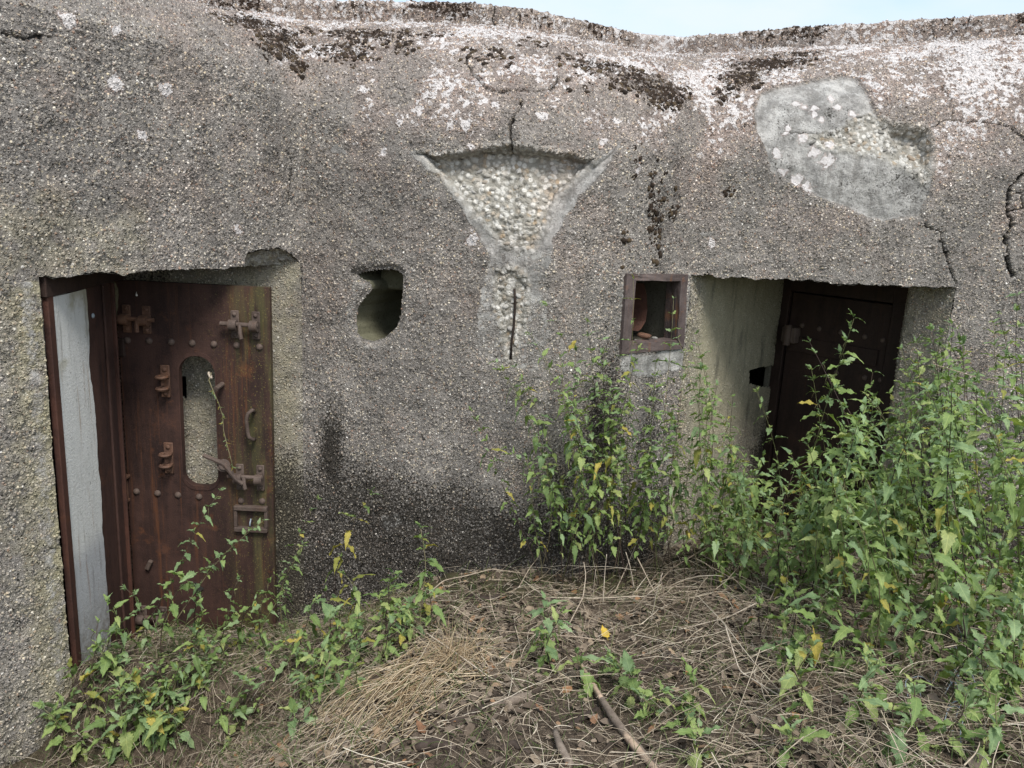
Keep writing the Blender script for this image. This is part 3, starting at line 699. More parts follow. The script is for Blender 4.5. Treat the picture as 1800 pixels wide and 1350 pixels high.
# surfaces seen inside the two door recesses
def wall_sheet(name, plan, z0, z1, step, wear, holes=(), sigma=.02, join0=None, join1=None):
    pl = resample(plan, step, sigma); nz = int((z1 - z0) / step); z = np.linspace(z0, z1, nz)
    P = np.zeros((len(pl), nz, 3)); P[..., :2] = pl[:, None, :]; P[..., 2] = z[None, :]
    s_ = np.r_[0, np.cumsum(np.linalg.norm(np.diff(pl, axis=0), axis=1))]
    N_ = np.cross(np.gradient(P, axis=0), np.gradient(P, axis=1)); N_ /= np.linalg.norm(N_, axis=2, keepdims=True)
    keep = np.ones((len(pl) - 1, nz - 1), bool); gx, gy = project(P)
    sg = np.repeat(s_[:, None], nz, 1); zg = P[..., 2].copy()
    for hpoly in holes:
        q = []
        for px, py in hpoly:
            d = (gx - px) ** 2 + (gy - py) ** 2; i, j = np.unravel_index(np.argmin(d), d.shape); q.append((sg[i, j], zg[i, j]))
        sd_ = polysd(sg, zg, q); keep &= ~((sd_[:-1, :-1] > 0) & (sd_[1:, 1:] > 0))
    P2 = P + N_ * ((fbm(P, 5, 3, 5) - .5) * .02 + (fbm(P, 20, 3, 7) - .5) * .010)[..., None]
    for col, end in ((join0, 0), (join1, -1)):          # meet the torn edge of the facade exactly
        if col is None: continue
        edge = np.stack([np.interp(z, PA[col, :NJ1, 2], PD[col, :NJ1, k]) for k in range(2)], 1)
        d = edge - P2[end, :, :2]; m_ = 14
        for q in range(m_):
            i = q if end == 0 else -1 - q
            P2[i, :, :2] += d * (1 - q / m_)
    return build_sheet(name, P2, keep, wear(P, sg, zg), M['wall'], BUNK), P
def wear_tone_left(P, s_, z):
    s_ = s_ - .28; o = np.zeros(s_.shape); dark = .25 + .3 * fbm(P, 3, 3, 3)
    k = 1 - sstep(.75, 1.0, s_); lw = (1 - sstep(.25, 1.15, z - .15 + .35 * (fbm(P, 1.6, 4, 61) - .5))) * .52 * sstep(.30, .8, s_); return (o, o, lw + dark * .25 * k + .4 * (1 - sstep(.15, .30, s_)), o, o, .06 + .40 * k, .25 * k, o)  # darker inside the recess, most at its left end
SLOT = [(314, 658), (331, 662), (334, 708), (318, 692)]
BACK_L = [(-2.30, 4.15), (-2.02, 4.20), (-1.6, 4.27), (-1.18, 4.36), (-1.10, 4.38)]
wall_sheet('recess_wall', BACK_L[:-1], -.5, 2.0, .011, wear_tone_left, [SLOT], .015, None, iL1)
def wear_tone_right(P, s_, z):
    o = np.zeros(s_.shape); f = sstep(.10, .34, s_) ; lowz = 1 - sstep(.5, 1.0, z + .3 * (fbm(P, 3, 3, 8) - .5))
    return (o, o, .20 + .35 * lowz * fbm(P, 4, 3, 9) + .30 * sstep(1.0, 1.6, s_), o, o, o + .6 * (1 - f), f * (1 - .55 * lowz), o)  # darker low down and towards the inner end
RP0 = (.955, 4.507); RP1 = (1.87, 5.63)
NICHE = [(1316, 648), (1344, 642), (1376, 640), (1374, 684), (1340, 682), (1316, 676)]
wall_sheet('recess_wall', [RP0, (1.06, 4.66), RP1, (1.93, 5.72)], -.3, 1.95, .010, wear_tone_right, [NICHE], .012, iR0, None)
def wear_jamb(P, s_, z):
    o = np.zeros(s_.shape); return (o, o, o + .05, o, o, o + .35, o + .15, o)
wall_sheet('recess_wall', [(2.47, 5.03), (2.345, 4.79), (PW[iR1, 0], PW[iR1, 1] + .02)], -.3, 1.95, .011, wear_jamb, (), .012, None, iR1)

# undersides of the lintels
def soffit(i0, i1, jm, back, name, zb):
    e = PD[i0:i1 + 1:4, jm].copy(); e[:, 2] += .001
    n = len(e); bk = resample(back, .01); bk = bk[np.linspace(0, len(bk) - 1, n).astype(int)]
    rows = 16; P = np.zeros((n, rows, 3))
    for r in range(rows):
        t = r / (rows - 1); P[:, r, :2] = e[:, :2] * (1 - t) + bk * t; P[:, r, 2] = e[:, 2] * (1 - t) + (zb + .012) * t
    P[:, 1:, 2] += (fbm(P[:, 1:], 14, 3, 4) - .5) * .02
    P = P[::-1]; o = np.zeros(P.shape[:2])
    build_sheet(name, P, np.ones((n - 1, rows - 1), bool), (o, o, o + .3, o, o, o + .4, o + .2, o), M['wall'], BUNK)
soffit(iL0, iL1, jL[0], [(-2.04, 3.33), (-2.04, 4.22), (-1.6, 4.30), (-1.17, 4.40)], 'lintel_underside', ZLL)
soffit(iR0, iR1, jR[0], [(.96, 4.55), (1.93, 5.80), (2.5, 5.1), (2.50, 4.60)], 'lintel_underside', ZLR)

# the chipped end of the left lintel: a rough broken face set back under the arch
ci = [i for i in range(iL0, iL1 + 1) if PA[i, jL[0], 2] > ZLL + .018]
e = PD[ci[0]:ci[-1] + 1, jL[0]]; nn = NRM[ci[0]:ci[-1] + 1, jL[0]] * [1, 1, 0]; rows = 14; P = np.zeros((len(e), rows, 3))
for r in range(rows):
    t = r / (rows - 1); P[:, r] = e - nn * (.012 + .075 * t ** .6) * np.minimum(1, np.arange(len(e)) / 6 + .2)[:, None]; P[:, r, 2] = e[:, 2] * (1 - t) + (ZLL - .004) * t + .002
P += (np.stack([fbm(P, 24, 4, q) for q in (1, 2, 3)], -1) - .5) * .035 * np.minimum(1, np.arange(rows) / 2)[None, :, None]
P = P[:, ::-1]; o = np.zeros(P.shape[:2]); bn = fbm(P, 12, 3, 44)
build_sheet('broken_lintel_edge', P, np.ones((len(e) - 1, rows - 1), bool), (o + .5, o + .25 + .3 * bn, o + .45 * bn, o, .38 * sstep(.5, .65, bn), o + .9, o, o), M['wall'], BUNK)

# parapet kerb round the roof, with a crack across it
ii = np.arange(0, NI, 1); tb = TB[ii]; tang = np.gradient(tb[:, :2], axis=0); tang /= np.linalg.norm(tang, axis=1, keepdims=True)
inn = np.stack([-tang[:, 1], tang[:, 0]], 1)
prof = [(-.004, -.06)] + [(0, z) for z in np.linspace(0, PAR_H - .02, 15)] + [(.004, PAR_H - .008), (.014, PAR_H), (.05, PAR_H + .003), (.12, PAR_H + .002), (.22, PAR_H - .004), (.24, PAR_H - .03)]
PP = np.zeros((len(ii), len(prof), 3))
for k, (d, z) in enumerate(prof):
    PP[:, k, :2] = tb[:, :2] + inn * d; PP[:, k, 2] = tb[:, 2] + z
PP[:, :, :2] += (-inn[:, None, :]) * ((fbm(PP, 9, 3, 15) - .5) * .03)[..., None]
PP[:, :, 2] += (fbm(PP * [1, 1, 0], 12, 4, 17) - .5) * .028
pgx, pgy = project(PP)
pc = np.zeros(PP.shape[:2])
for xx in (868, 1426, 1640, 560): pc = np.maximum(pc, (1 - sstep(.5, 3.0, np.abs(pgx - xx - 2 * np.sin(PP[..., 2] * 60)))) * (.9 if xx == 868 else .5))
PP[:, :, :2] += inn[:, None, :] * (pc * .02)[..., None]
o = np.zeros(PP.shape[:2]); pn = fbm(PP, 6, 4, 19); pu = PP[..., 2] - tb[:, 2][:, None]
build_sheet('roof_kerb', PP, np.ones((len(ii) - 1, len(prof) - 1), bool),
            (.6 * sstep(.66, .74, fbm(PP, 2.1, 3, 29)), o, .08 + .15 * pn, .40 + .28 * fbm(PP, 3, 3, 27), .34 + .36 * sstep(.35, .70, fbm(PP * [1, 1, .5], 4.5, 4, 19)) * sstep(-.02, .10, pu), o + .05, o, pc), M['wall'], BUNK)

# roof slab and the mass of the bunker behind
e = PP[::12, -1]; n = len(e); far = np.c_[np.linspace(-7.5, 7.5, n), np.full(n, 11.0), np.full(n, 3.36)]
V = np.concatenate([e, far, far * [1, 1, 0] + [0, 0, -.6]]); F = [(i, i + 1, n + i + 1, n + i) for i in range(n - 1)] + [(n + i, n + i + 1, 2 * n + i + 1, 2 * n + i) for i in range(n - 1)]
part('roof_slab', mesh_from('roof_slab', V, F, M['roof_concrete'], False), BUNK)
for i_, xx in ((0, -7.5), (NI - 1, 7.5)):
    col = np.concatenate([PD[i_, ::10], PP[i_]]); bk = np.array([[xx, 11.0, q[2]] for q in col]); n = len(col)
    part('end_wall', mesh_from('end_wall', np.concatenate([col, bk]), [(k, k + 1, n + k + 1, n + k) for k in range(n - 1)], M['roof_concrete'], False), BUNK)

# loophole shaft: irregular tunnel that narrows inwards, with a ledge near its top
def w_at(s0, h0):
    i = int(np.argmin(np.abs(SA - s0))); j = int(np.argmin(np.abs(HA[i] - h0))); return PD[i, j], NRM[i, j]
rim = []; hpn = resample(hp + [hp[0]], .012)[:-1]
cs, ch_ = hpn.mean(0)
_, NN = w_at(cs, ch_)
for a, b_ in hpn: rim.append(w_at(cs + (a - cs) * 1.06, ch_ + (b_ - ch_) * 1.05)[0])
rim = np.array(rim); ctr = rim.mean(0); inw = -NN * [1, 1, 0]; inw /= np.linalg.norm(inw); inw = inw + np.array([.10, 0, -.02])
rings = []
for d, sc_ in ((-.002, 1.0), (.03, 1.0), (.08, 1.0), (.14, .99), (.20, 1.0), (.34, 1.02), (.55, 1.04)):
    r_ = ctr + (rim - ctr) * sc_ + inw * d
    r_ = r_ + (np.stack([fbm(r_, 12, 3, q) for q in (1, 2, 3)], -1) - .5) * .025 * (d > .01)
    rings.append(r_)
V = np.concatenate(rings); n = len(rim)
F = [(k * n + a, k * n + (a + 1) % n, (k + 1) * n + (a + 1) % n, (k + 1) * n + a) for k in range(len(rings) - 1) for a in range(n)] + [tuple((len(rings) - 1) * n + a for a in range(n))]
part('loophole_shaft', mesh_from('loophole_shaft', V, F, M['olive_concrete']), BUNK)
mb = MB()
lp = ctr + inw * .30 + np.array([.01, 0, .115]); mb.box(lp, (.15, .10, .06), bev=.012)
part('loophole_ledge', mb.mesh('loophole_ledge', M['olive_concrete'], angle=35), BUNK)

# embrasure: steel frame set in the wall, a rusty flap inside and rubble on its floor
e3 = [w_at(*q)[0] for q in ep]; ex = (e3[1] - e3[0]) * [1, 1, 0]; ex /= np.linalg.norm(ex); en = np.array([ex[1], -ex[0], 0]); ez = np.array([0, 0, 1.])
e0 = e3[0] + en * .012
def eb(px, py): return onplane(px, py, e0, en)
FO = [eb(*p) for p in [(1101, 481), (1209, 482), (1201, 613), (1092, 623)]]; FI = [eb(*p) for p in [(1117, 494), (1196, 494), (1190, 598), (1108, 606)]]
for k in range(4):
    a0, a1, c1, c0 = FO[k], FO[(k + 1) % 4], FI[(k + 1) % 4], FI[k]
    q = np.array([a0, a1, c1, c0]); q2 = q - en * .10; off = (.004 if k % 2 else .0) * en
    if k % 2: q[0] += (c0 - a0) * .0
    V = np.concatenate([q + off, q2]); F = [(0, 3, 2, 1), (4, 5, 6, 7), (0, 1, 5, 4), (1, 2, 6, 5), (2, 3, 7, 6), (3, 0, 4, 7)]
    bm = bmesh.new(); vv = [bm.verts.new(x) for x in V]; [bm.faces.new([vv[i] for i in f]) for f in F]
    bmesh.ops.recalc_face_normals(bm, faces=bm.faces)
    bmesh.ops.subdivide_edges(bm, edges=bm.edges[:], cuts=5, use_grid_fill=True)
    for v_ in bm.verts:
        pp = np.array(v_.co[:]); v_.co = Vector(pp + (np.array([vnoise(pp[None], 60, s_)[0] for s_ in (1, 2, 3)]) - .5) * .006)
    me = bpy.data.meshes.new('frame_bar'); bm.to_mesh(me); bm.free(); me.materials.append(M['rust_embrasure'])
    part('frame_bar', me, BUNK)
# cavity
c = [q - en * .06 for q in [FI[0] + (FI[0] - FI[2]) * .07, FI[1] + (FI[1] - FI[3]) * .07, FI[2] + (FI[2] - FI[0]) * .07, FI[3] + (FI[3] - FI[1]) * .07]]
V = c + [q - en * .55 for q in c]
part('embrasure_cavity', mesh_from('embrasure_cavity', V, [(0, 1, 5, 4), (1, 2, 6, 5), (2, 3, 7, 6), (3, 0, 4, 7), (4, 5, 6, 7)], M['dark_concrete'], False), BUNK)
mb = MB()
cp = [(1132, 498), (1137, 520), (1138, 545), (1135, 565), (1127, 578), (1122, 582)]
pts = [onplane(px, py, e0 - en * .13, en) for px, py in cp]
for p_, q_ in zip(pts[:-1], pts[1:]):
    for off in (0,):
        V = [p_, q_, q_ - ex * .05 - en * .10, p_ - ex * .05 - en * .10]; V += [v - en * .012 for v in V]
        mb.add(V, [(0, 1, 2, 3), (4, 7, 6, 5), (0, 4, 5, 1), (1, 5, 6, 2), (2, 6, 7, 3), (3, 7, 4, 0)])
part('embrasure_flap', mb.mesh('embrasure_flap', M['rust_edge']), BUNK)

# stones: a few shapes shared by all pebbles
def stone_mesh(name, seed, mat, sq=(1, .8, .6), sub=2):
    bm = bmesh.new(); bmesh.ops.create_icosphere(bm, subdivisions=sub, radius=1.0)
    for v_ in bm.verts:
        p_ = np.array(v_.co[:]); f = .78 + .5 * vnoise(p_[None] + seed * 7.3, 1.3, seed)[0]
        v_.co = Vector(p_ * f * np.array(sq))
    me = bpy.data.meshes.new(name); bm.to_mesh(me); bm.free()
    me.polygons.foreach_set('use_smooth', np.ones(len(me.polygons), bool)); me.materials.append(mat); return me
PM = [stone_mesh('pebble', k, M['pebble'], (1, .55 + .1 * (k % 3), .6 + .12 * (k % 2))) for k in range(6)]
PG = [stone_mesh('pebble', k + 9, M['pebble_grey'], (1, .55 + .1 * (k % 3), .6 + .12 * (k % 2))) for k in range(6)]
def scatter_pebbles(poly, n, meshes, r0, r1, seed, big=()):
    rg = random.Random(seed); xs = [p[0] for p in poly]; ys = [p[1] for p in poly]; placed = []
    tries = 0
    todo = [(b_[0], b_[1], b_[2]) for b_ in big]
    while len(placed) < n and tries < n * 60:
        tries += 1
        if todo: px, py, r = todo.pop(0)
        else:
            px, py = rg.uniform(min(xs), max(xs)), rg.uniform(min(ys), max(ys))
            if polysd(np.array([px]), np.array([py]), poly)[0] < 3: continue
            r = r0 + (r1 - r0) * rg.random() ** 2.2
        i, j = s_px_fast(px, py)
        if any(math.hypot(px - a, py - b_) < (r + c_) * 260 for a, b_, c_ in placed): continue
        placed.append((px, py, r))
        p_ = PD[i, j] + NRM[i, j] * (r * .05 + rough[i, j] * .012)
        o = part('pebble', rg.choice(meshes), BUNK)
        o.location = Vector(p_) - Vector(BUNK.location); o.scale = (r * rg.uniform(.85, 1.2),) * 2 + (r * rg.uniform(.7, 1.0),)
        o.rotation_euler = (rg.uniform(-.6, .6), rg.uniform(-.7, .7), rg.uniform(-.5, .5))
def s_px_fast(px, py):
    d = (_GX - px) ** 2 + (_GY - py) ** 2; return np.unravel_index(np.argmin(d), d.shape)
scatter_pebbles(SP1R, 95, PM, .006, .024, 3, [(855, 306, .026), (904, 329, .023), (830, 280, .028), (960, 352, .017), (920, 368, .020), (982, 284, .020), (860, 374, .018), (930, 395, .018), (945, 350, .014), (990, 300, .018)])
scatter_pebbles(SP1C, 36, PM, .008, .019, 4, [(886, 540, .022), (884, 575, .018), (912, 520, .018), (880, 505, .018)])
scatter_pebbles(SP2R, 70, PG, .006, .022, 5, [(1613, 270, .030), (1612, 300, .030), (1510, 264, .022), (1600, 240, .022), (1640, 285, .018), (1570, 240, .02), (1490, 255, .014)])
# reinforcing bar laid bare in the lower part of the funnel
mb = MB(); bar = []
for px, py in [(905, 508), (904, 530), (905, 552), (902, 575), (900, 600), (897, 632)]:
    i, j = s_px_fast(px, py); bar.append(PD[i, j] + NRM[i, j] * .022)
mb.tube(bar, .0065, 7); part('reinforcing_bar', mb.mesh('reinforcing_bar', M['bark_dark'], True), BUNK)
# moss cushions in the valleys of the roof edge, too many to count
ico = bmesh.new(); bmesh.ops.create_icosphere(ico, subdivisions=2, radius=1); IV = np.array([v_.co[:] for v_ in ico.verts]); IF = np.array([[v_.index for v_ in f.verts] for f in ico.faces]); ico.free()
pm = moss * (fbm(n_uv, 30, 3, 55)) ; cand = np.argwhere((pm > .20) & (HA > 1.2)); sel = cand[RNG.choice(len(cand), min(2600, len(cand)), replace=False)]
Vs = []; Fs = []; Rn = []
for k, (i, j) in enumerate(sel):
    r = .005 + .012 * RNG.random() ** 2; nn = NRM[i, j]; c = PD[i, j] + nn * .004
    lump = IV * (r * (.7 + .6 * vnoise(IV * 1.5 + k, 1.6, 3)))[:, None]; lump = lump - nn * (lump @ nn)[:, None] * .45
    Vs.append(lump + c); Fs.append(IF + k * len(IV)); Rn.append(np.full(len(IV), RNG.random()))
me = mesh_from('moss', np.concatenate(Vs), np.concatenate(Fs), M['moss'])
at = me.attributes.new('rnd', 'FLOAT', 'POINT'); at.data.foreach_set('value', np.concatenate(Rn).astype(np.float32))
o = part('moss', me, BUNK); o['kind'] = 'stuff'

# ------------------------------------------------------------------ ground sheet
xs = np.r_[-150, -60, -25, -12, -7, -4.6, np.arange(-3.4, 3.6, .017), 4.6, 7, 12, 25, 60, 150]
ys = np.r_[-150, -60, -25, -12, -5, -2, 0, 1.0, np.arange(1.45, 5.9, .017), 6.5, 8, 12, 25, 60, 150]
gx_, gy_ = np.meshgrid(xs, ys, indexing='ij'); gzv = gz(gx_, gy_)
gP = np.stack([gx_, gy_, gzv + (fbm(np.stack([gx_, gy_, gx_ * 0], -1), 28, 3, 12) - .5) * .03], -1)
ni, nj = gx_.shape; id_ = np.arange(ni * nj).reshape(ni, nj)
gme = mesh_from('ground', gP.reshape(-1, 3), np.stack([id_[:-1, :-1], id_[1:, :-1], id_[1:, 1:], id_[:-1, 1:]], -1).reshape(-1, 4), M['ground'])
go = link('ground', gme); go['kind'] = 'structure'

# ------------------------------------------------------------------ left doorway: frame, blocked-up opening, open door leaf
DN = np.array([-1.918, 3.255, 0]); DF = np.array([-1.988, 4.03, 0]); dd = DF - DN; dl = np.linalg.norm(dd); du = dd / dl; dn = np.array([du[1], -du[0], 0])   # dn faces the camera side
Rd = np.stack([du, dn, [0, 0, 1]], 1)
def dpt(t, z, off=0.0): return DN + dd * t + dn * off + np.array([0, 0, z])
def slab(name, t0, t1, z0, z1, off0, off1, mat, root=BUNK, bev=.004):
    mb = MB(); c = dpt((t0 + t1) / 2, (z0 + z1) / 2, (off0 + off1) / 2); mb.box(c, ((t1 - t0) / 2 * dl, (off1 - off0) / 2, (z1 - z0) / 2), Rd, bev)
    return part(name, mb.mesh(name, mat), root)
PANT = [.045, .475]
# the panel has a ragged far edge where the mortar was smeared on to the steel
nz = 70; zz = np.linspace(-.5, 1.725, nz); V = []
for z in zz:
    k = (fbm(np.array([[0, 0, z]]), 9, 4, 3)[0] - .5) * .035 + (fbm(np.array([[0, 0, z]]), 60, 3, 6)[0] - .5) * .02
    bulge = .03 * math.exp(-((z - 1.35) / .10) ** 2)
    V += [dpt(PANT[0], z, -.012), dpt(.2, z, -.010), dpt(PANT[1] + k - bulge, z, -.012), dpt(PANT[1] + k - bulge + .02, z, -.05)]
F = [(4 * i + k, 4 * i + k + 1, 4 * i + k + 5, 4 * i + k + 4) for i in range(nz - 1) for k in range(3)]
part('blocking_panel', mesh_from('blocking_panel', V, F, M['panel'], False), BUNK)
slab('frame_plate', -.012, .052, -.5, 1.735, -.03, -.004, M['rust_edge'])
slab('frame_beam', -.03, 1.02, 1.73, 1.90, -.10, -.001, M['rust_dark'])
slab('frame_plate', .44, .84, -.5, 1.728, -.09, -.022, M['rust_frame'])
slab('frame_angle', .70, .73, -.5, 1.726, -.022, -.010, M['rust_frame'])
slab('frame_angle', .84, .865, -.5, 1.724, -.07, -.006, M['rust_edge'])
mb = MB(); p_ = dpt(.56, 0, -.02); b0 = onplane(163, 555, dpt(.5, 0, -.02), dn); mb.dome(b0, .013, .008, dn); part('bolt_head', mb.mesh('bolt_head', M['wire'], True), BUNK)
# hinge bracket on the far side of the frame
YL = 4.05
def L(px, py, off=0.0): return atY(px, py, YL - off)
mb = MB()
for py in (838, 880): mb.box(L(216, py, .02), (.030, .03, .008), None, .003)
mb.box(L(205, 858, .02), (.011, .02, .085), None, .003); mb.box(L(221, 860, 0), (.014, .012, .05), None, .003)
part('hinge', mb.mesh('hinge', M['rust_bright']), BUNK)
mb = MB(); mb.box(L(214, 610, -.01), (.022, .02, .05), None, .006); part('hinge', mb.mesh('hinge', M['rust_dark']), BUNK)
lm_ = stone_mesh('mortar_lump', 4, M['mortar'], (.055, .045, .105), 3)
o = part('mortar_lump', lm_, BUNK); o.location = Vector(L(196, 528, -.02)) - Vector(BUNK.location)

# ------ the door leaf
X0, X1, Zt, Zb = -2.045, -1.258, 1.722, -.215
hole = []
hx0, hx1 = L(318, 740)[0], L(381, 740)[0]; hz1, hz0 = L(348, 625)[2], L(348, 855)[2]
rt = (hx1 - hx0) / 2 * .98; rb = .075
def arc(cx, cz, r, a0, a1, n): return [(cx + r * math.cos(math.radians(a0 + (a1 - a0) * k / n)), cz + r * math.sin(math.radians(a0 + (a1 - a0) * k / n))) for k in range(n + 1)]
hole = arc(hx1 - rt, hz1 - rt, rt, 0, 90, 9) + arc(hx0 + rt, hz1 - rt, rt, 90, 180, 9) + arc(hx0 + rb, hz0 + rb, rb, 180, 270, 7) + arc(hx1 - rb, hz0 + rb, rb, 270, 360, 7)
hc = np.array([(hx0 + hx1) / 2, (hz0 + hz1) / 2])
hpts = []; opts = []
def to_rect(dx, dz):
    ts = []
    if dx > 1e-9: ts.append((X1 - hc[0]) / dx)
    if dx < -1e-9: ts.append((X0 - hc[0]) / dx)
    if dz > 1e-9: ts.append((Zt - hc[1]) / dz)
    if dz < -1e-9: ts.append((Zb - hc[1]) / dz)
    t = min(ts); return (hc[0] + dx * t, hc[1] + dz * t)
items = [(math.atan2(z - hc[1], x - hc[0]), (x, z), to_rect(x - hc[0], z - hc[1])) for x, z in hole]
hl = np.array(hole)
for cx, cz in ((X0, Zt), (X1, Zt), (X0, Zb), (X1, Zb)):
    a = math.atan2(cz - hc[1], cx - hc[0]); best = None
    for k in range(len(hole)):
        p, q = hl[k] - hc, hl[(k + 1) % len(hole)] - hc; d_ = np.array([math.cos(a), math.sin(a)])
        den = d_[0] * (q - p)[1] - d_[1] * (q - p)[0]
        if abs(den) < 1e-12: continue
        t = (p[0] * (q - p)[1] - p[1] * (q - p)[0]) / den; u = (p[0] * d_[1] - p[1] * d_[0]) / den
        if t > 0 and -1e-6 <= u <= 1 + 1e-6: best = tuple(hc + d_ * t)
    items.append((a, best, (cx, cz)))
items.sort(key=lambda q: q[0]); n = len(items); V = []
TH = .034
for yy in (YL, YL + TH):
    V += [(h[0], yy, h[1]) for _, h, _o in items] + [(o_[0], yy, o_[1]) for _, _h, o_ in items]
F = []
for k in range(n):
    k2 = (k + 1) % n
    F += [(k, k2, n + k2, n + k), (2 * n + k2, 2 * n + k, 3 * n + k, 3 * n + k2), (k2, k, 2 * n + k, 2 * n + k2), (n + k, n + k2, 3 * n + k2, 3 * n + k)]
dme = mesh_from('steel_door', V, F, M['rust'], False)
bm = bmesh.new(); bm.from_mesh(dme); bmesh.ops.recalc_face_normals(bm, faces=bm.faces); bm.to_mesh(dme); bm.free()
DOOR = part('steel_door', dme, BUNK); DOOR['label'] = 'open rusty steel door leaf with an oblong hole, latches and rows of rivets'
# rusty bright rim round the hole
mb = MB(); V = []; F = []; n = len(hole)
for k, (x, z) in enumerate(hole):
    dv = np.array([x, z]) - hc; dv /= np.linalg.norm(dv)
    w = .020
    V += [(x - dv[0] * .002, YL - .004, z - dv[1] * .002), (x + dv[0] * w, YL - .004, z + dv[1] * w), (x - dv[0] * .002, YL + TH + .003, z - dv[1] * .002), (x + dv[0] * w, YL + .001, z + dv[1] * w)]
for k in range(n):
    a, b_ = 4 * k, 4 * ((k + 1) % n); F += [(a, a + 1, b_ + 1, b_), (a, b_, b_ + 2, a + 2), (a + 1, a + 3, b_ + 3, b_ + 1)]
part('hole_rim', mesh_from('hole_rim', V, F, M['rust_frame'], False), DOOR)
rv = MB(); rv.dome((0, 0, 0), .0185, .013, (0, -1, 0), 10, 4); rme = rv.mesh('rivet', M['rust_brown'], True)
for px, py in [(224, 598), (262, 599), (301, 601), (338, 603), (376, 605), (416, 607), (456, 610), (240, 864), (277, 867), (313, 870), (350, 873), (424, 880), (461, 881), (250, 1118), (468, 1098)]:
    o = part('rivet', rme, DOOR); o.location = Vector(o.location) + Vector(L(px, py, .0))
def latch(px, py, w, mat, lever=(0, 0), rod=(0, 0), tilt=0.0, down=True):  # two plates with knuckles, a sliding rod and its lever
    mb = MB()
    for dx in (0, w):
        c = L(px + dx, py + dx * .06, .006)
        mb.box(c, (.021, .006, .072), None, .003)
        for dz in (.052, -.054): mb.dome(c + np.array([0, -.006, dz]), .012, .010, (0, -1, 0), 8, 3)
        k = c + np.array([0, -.032, 0]); mb.tube([k - [.020, 0, 0], k + [.020, 0, 0]], .029, 10)
        mb.box(k + [0, .012, -.006], (.019, .02, .022), None, .004)
    a, b_ = L(px + rod[0], py + rod[0] * .06, .040), L(px + w + rod[1], py + (w + rod[1]) * .06, .040); mb.tube([a, b_], .0115, 9)
    if down:
        a = L(px + lever[0], py + 2, .045); b_ = L(px + lever[0] + tilt, py + lever[1], .062); mb.tube([a, a * .5 + b_ * .5 + [0, -.006, 0], b_], .0105, 8)
    return part('latch', mb.mesh('latch', mat, angle=40), DOOR)
latch(413, 570, 37, M['rust_brown'], (8, 26), (-26, 4), 3)
latch(223, 560, 35, M['rust_bright'], (18, 24), (-4, 12), 0)
latch(422, 838, 36, M['rust_brown'], (6, 22), (-22, 4), 3)
latch(252, 1085, 36, M['rust_brown'], (10, 20), (-6, 4), 0, False)
def ring_bracket(px, py):
    mb = MB(); c = L(px, py, .006); mb.box(c, (.024, .006, .086), None, .003)
    mb.dome(c + np.array([0, -.006, .062]), .012, .009); mb.dome(c + np.array([0, -.006, -.068]), .012, .009)
    for dz in (.028, -.034):
        k = c + np.array([-.006, -.034, dz]); mb.ring(k, .024, .0095, (0, 0, 1), 14, 6); mb.box(k + [.010, .018, 0], (.020, .014, .008), None, .003)
    return part('ring_bracket', mb.mesh('ring_bracket', M['rust_bright'], angle=40), DOOR)
ring_bracket(291, 670); ring_bracket(297, 805)
mb = MB(); hpath = [L(446, 723, 0), L(443, 721, .045), L(436, 727, .052), L(433, 738, .052), L(435, 757, .052), L(437, 768, .052), L(444, 773, .045), L(447, 772, 0)]
mb.tube(hpath, .0105, 8); part('handle', mb.mesh('handle', M['rust_brown'], True), DOOR)
mb = MB(); mb.tube([L(391, 675, .0), L(379, 684, .075)], .013, 9); part('peg', mb.mesh('peg', M['rust_brown'], angle=40), DOOR)
mb = MB(); mb.box(L(262, 993, .010), (.012, .012, .028), np.array([[.9, 0, .43], [0, 1, 0], [-.43, 0, .9]]), .003); part('peg', mb.mesh('peg', M['rust_brown']), DOOR)
mb = MB()                                       # cam with a bent lever
mb.tube([L(393, 818, 0), L(393, 818, .052)], .034, 14); mb.tube([L(393, 818, .05), L(393, 818, .064)], .024, 12)
mb.tube([L(357, 800, .085), L(376, 808, .07), L(393, 815, .055), L(404, 828, .058), L(414, 842, .062), L(427, 851, .065)], [.011, .012, .017, .014, .012, .011], 8)
part('lever', mb.mesh('lever', M['rust_brown'], angle=40), DOOR)
mb = MB()                                       # raised box frame
c0, c1 = L(414, 892, .012), L(468, 932, .012); w_, h_ = c1[0] - c0[0], c0[2] - c1[2]; cm = (c0 + c1) / 2
for dz in (h_ / 2, -h_ / 2): mb.box(cm + [0, 0, dz], (w_ / 2 + .008, .016, .013), None, .004)
for dx in (-w_ / 2, w_ / 2): mb.box(cm + [dx, .003, 0], (.009, .013, h_ / 2 - .013), None, .003)
part('sliding_window_frame', mb.mesh('sliding_window_frame', M['rust_brown']), DOOR)
mb = MB(); mb.tube([cm + [0, -.0, -.0], cm + [0, -.018, -.02], cm + [0, -.02, -.035]], .004, 6); part('hook', mb.mesh('hook', M['wire'], True), DOOR)
mb = MB(); mb.tube([L(350, 1030, .003), L(350, 1030, -.001)], .030, 18); part('spy_hole_dark_disc', mb.mesh('spy_hole_dark_disc', M['black']), DOOR)  # flat black disc painted in for the dark of a hole
mb = MB(); dq = L(240, 519, .003); mb.dome(dq, .006, .004); mb.tube([dq + [0, -.001, .002], dq + [.001, -.001, .018]], [.004, .001], 6); part('white_drip', mb.mesh('white_drip', mat_oi('white_paint', [(0, (.7, .7, .68)), (1, (.75, .75, .73))], .6), True), DOOR)

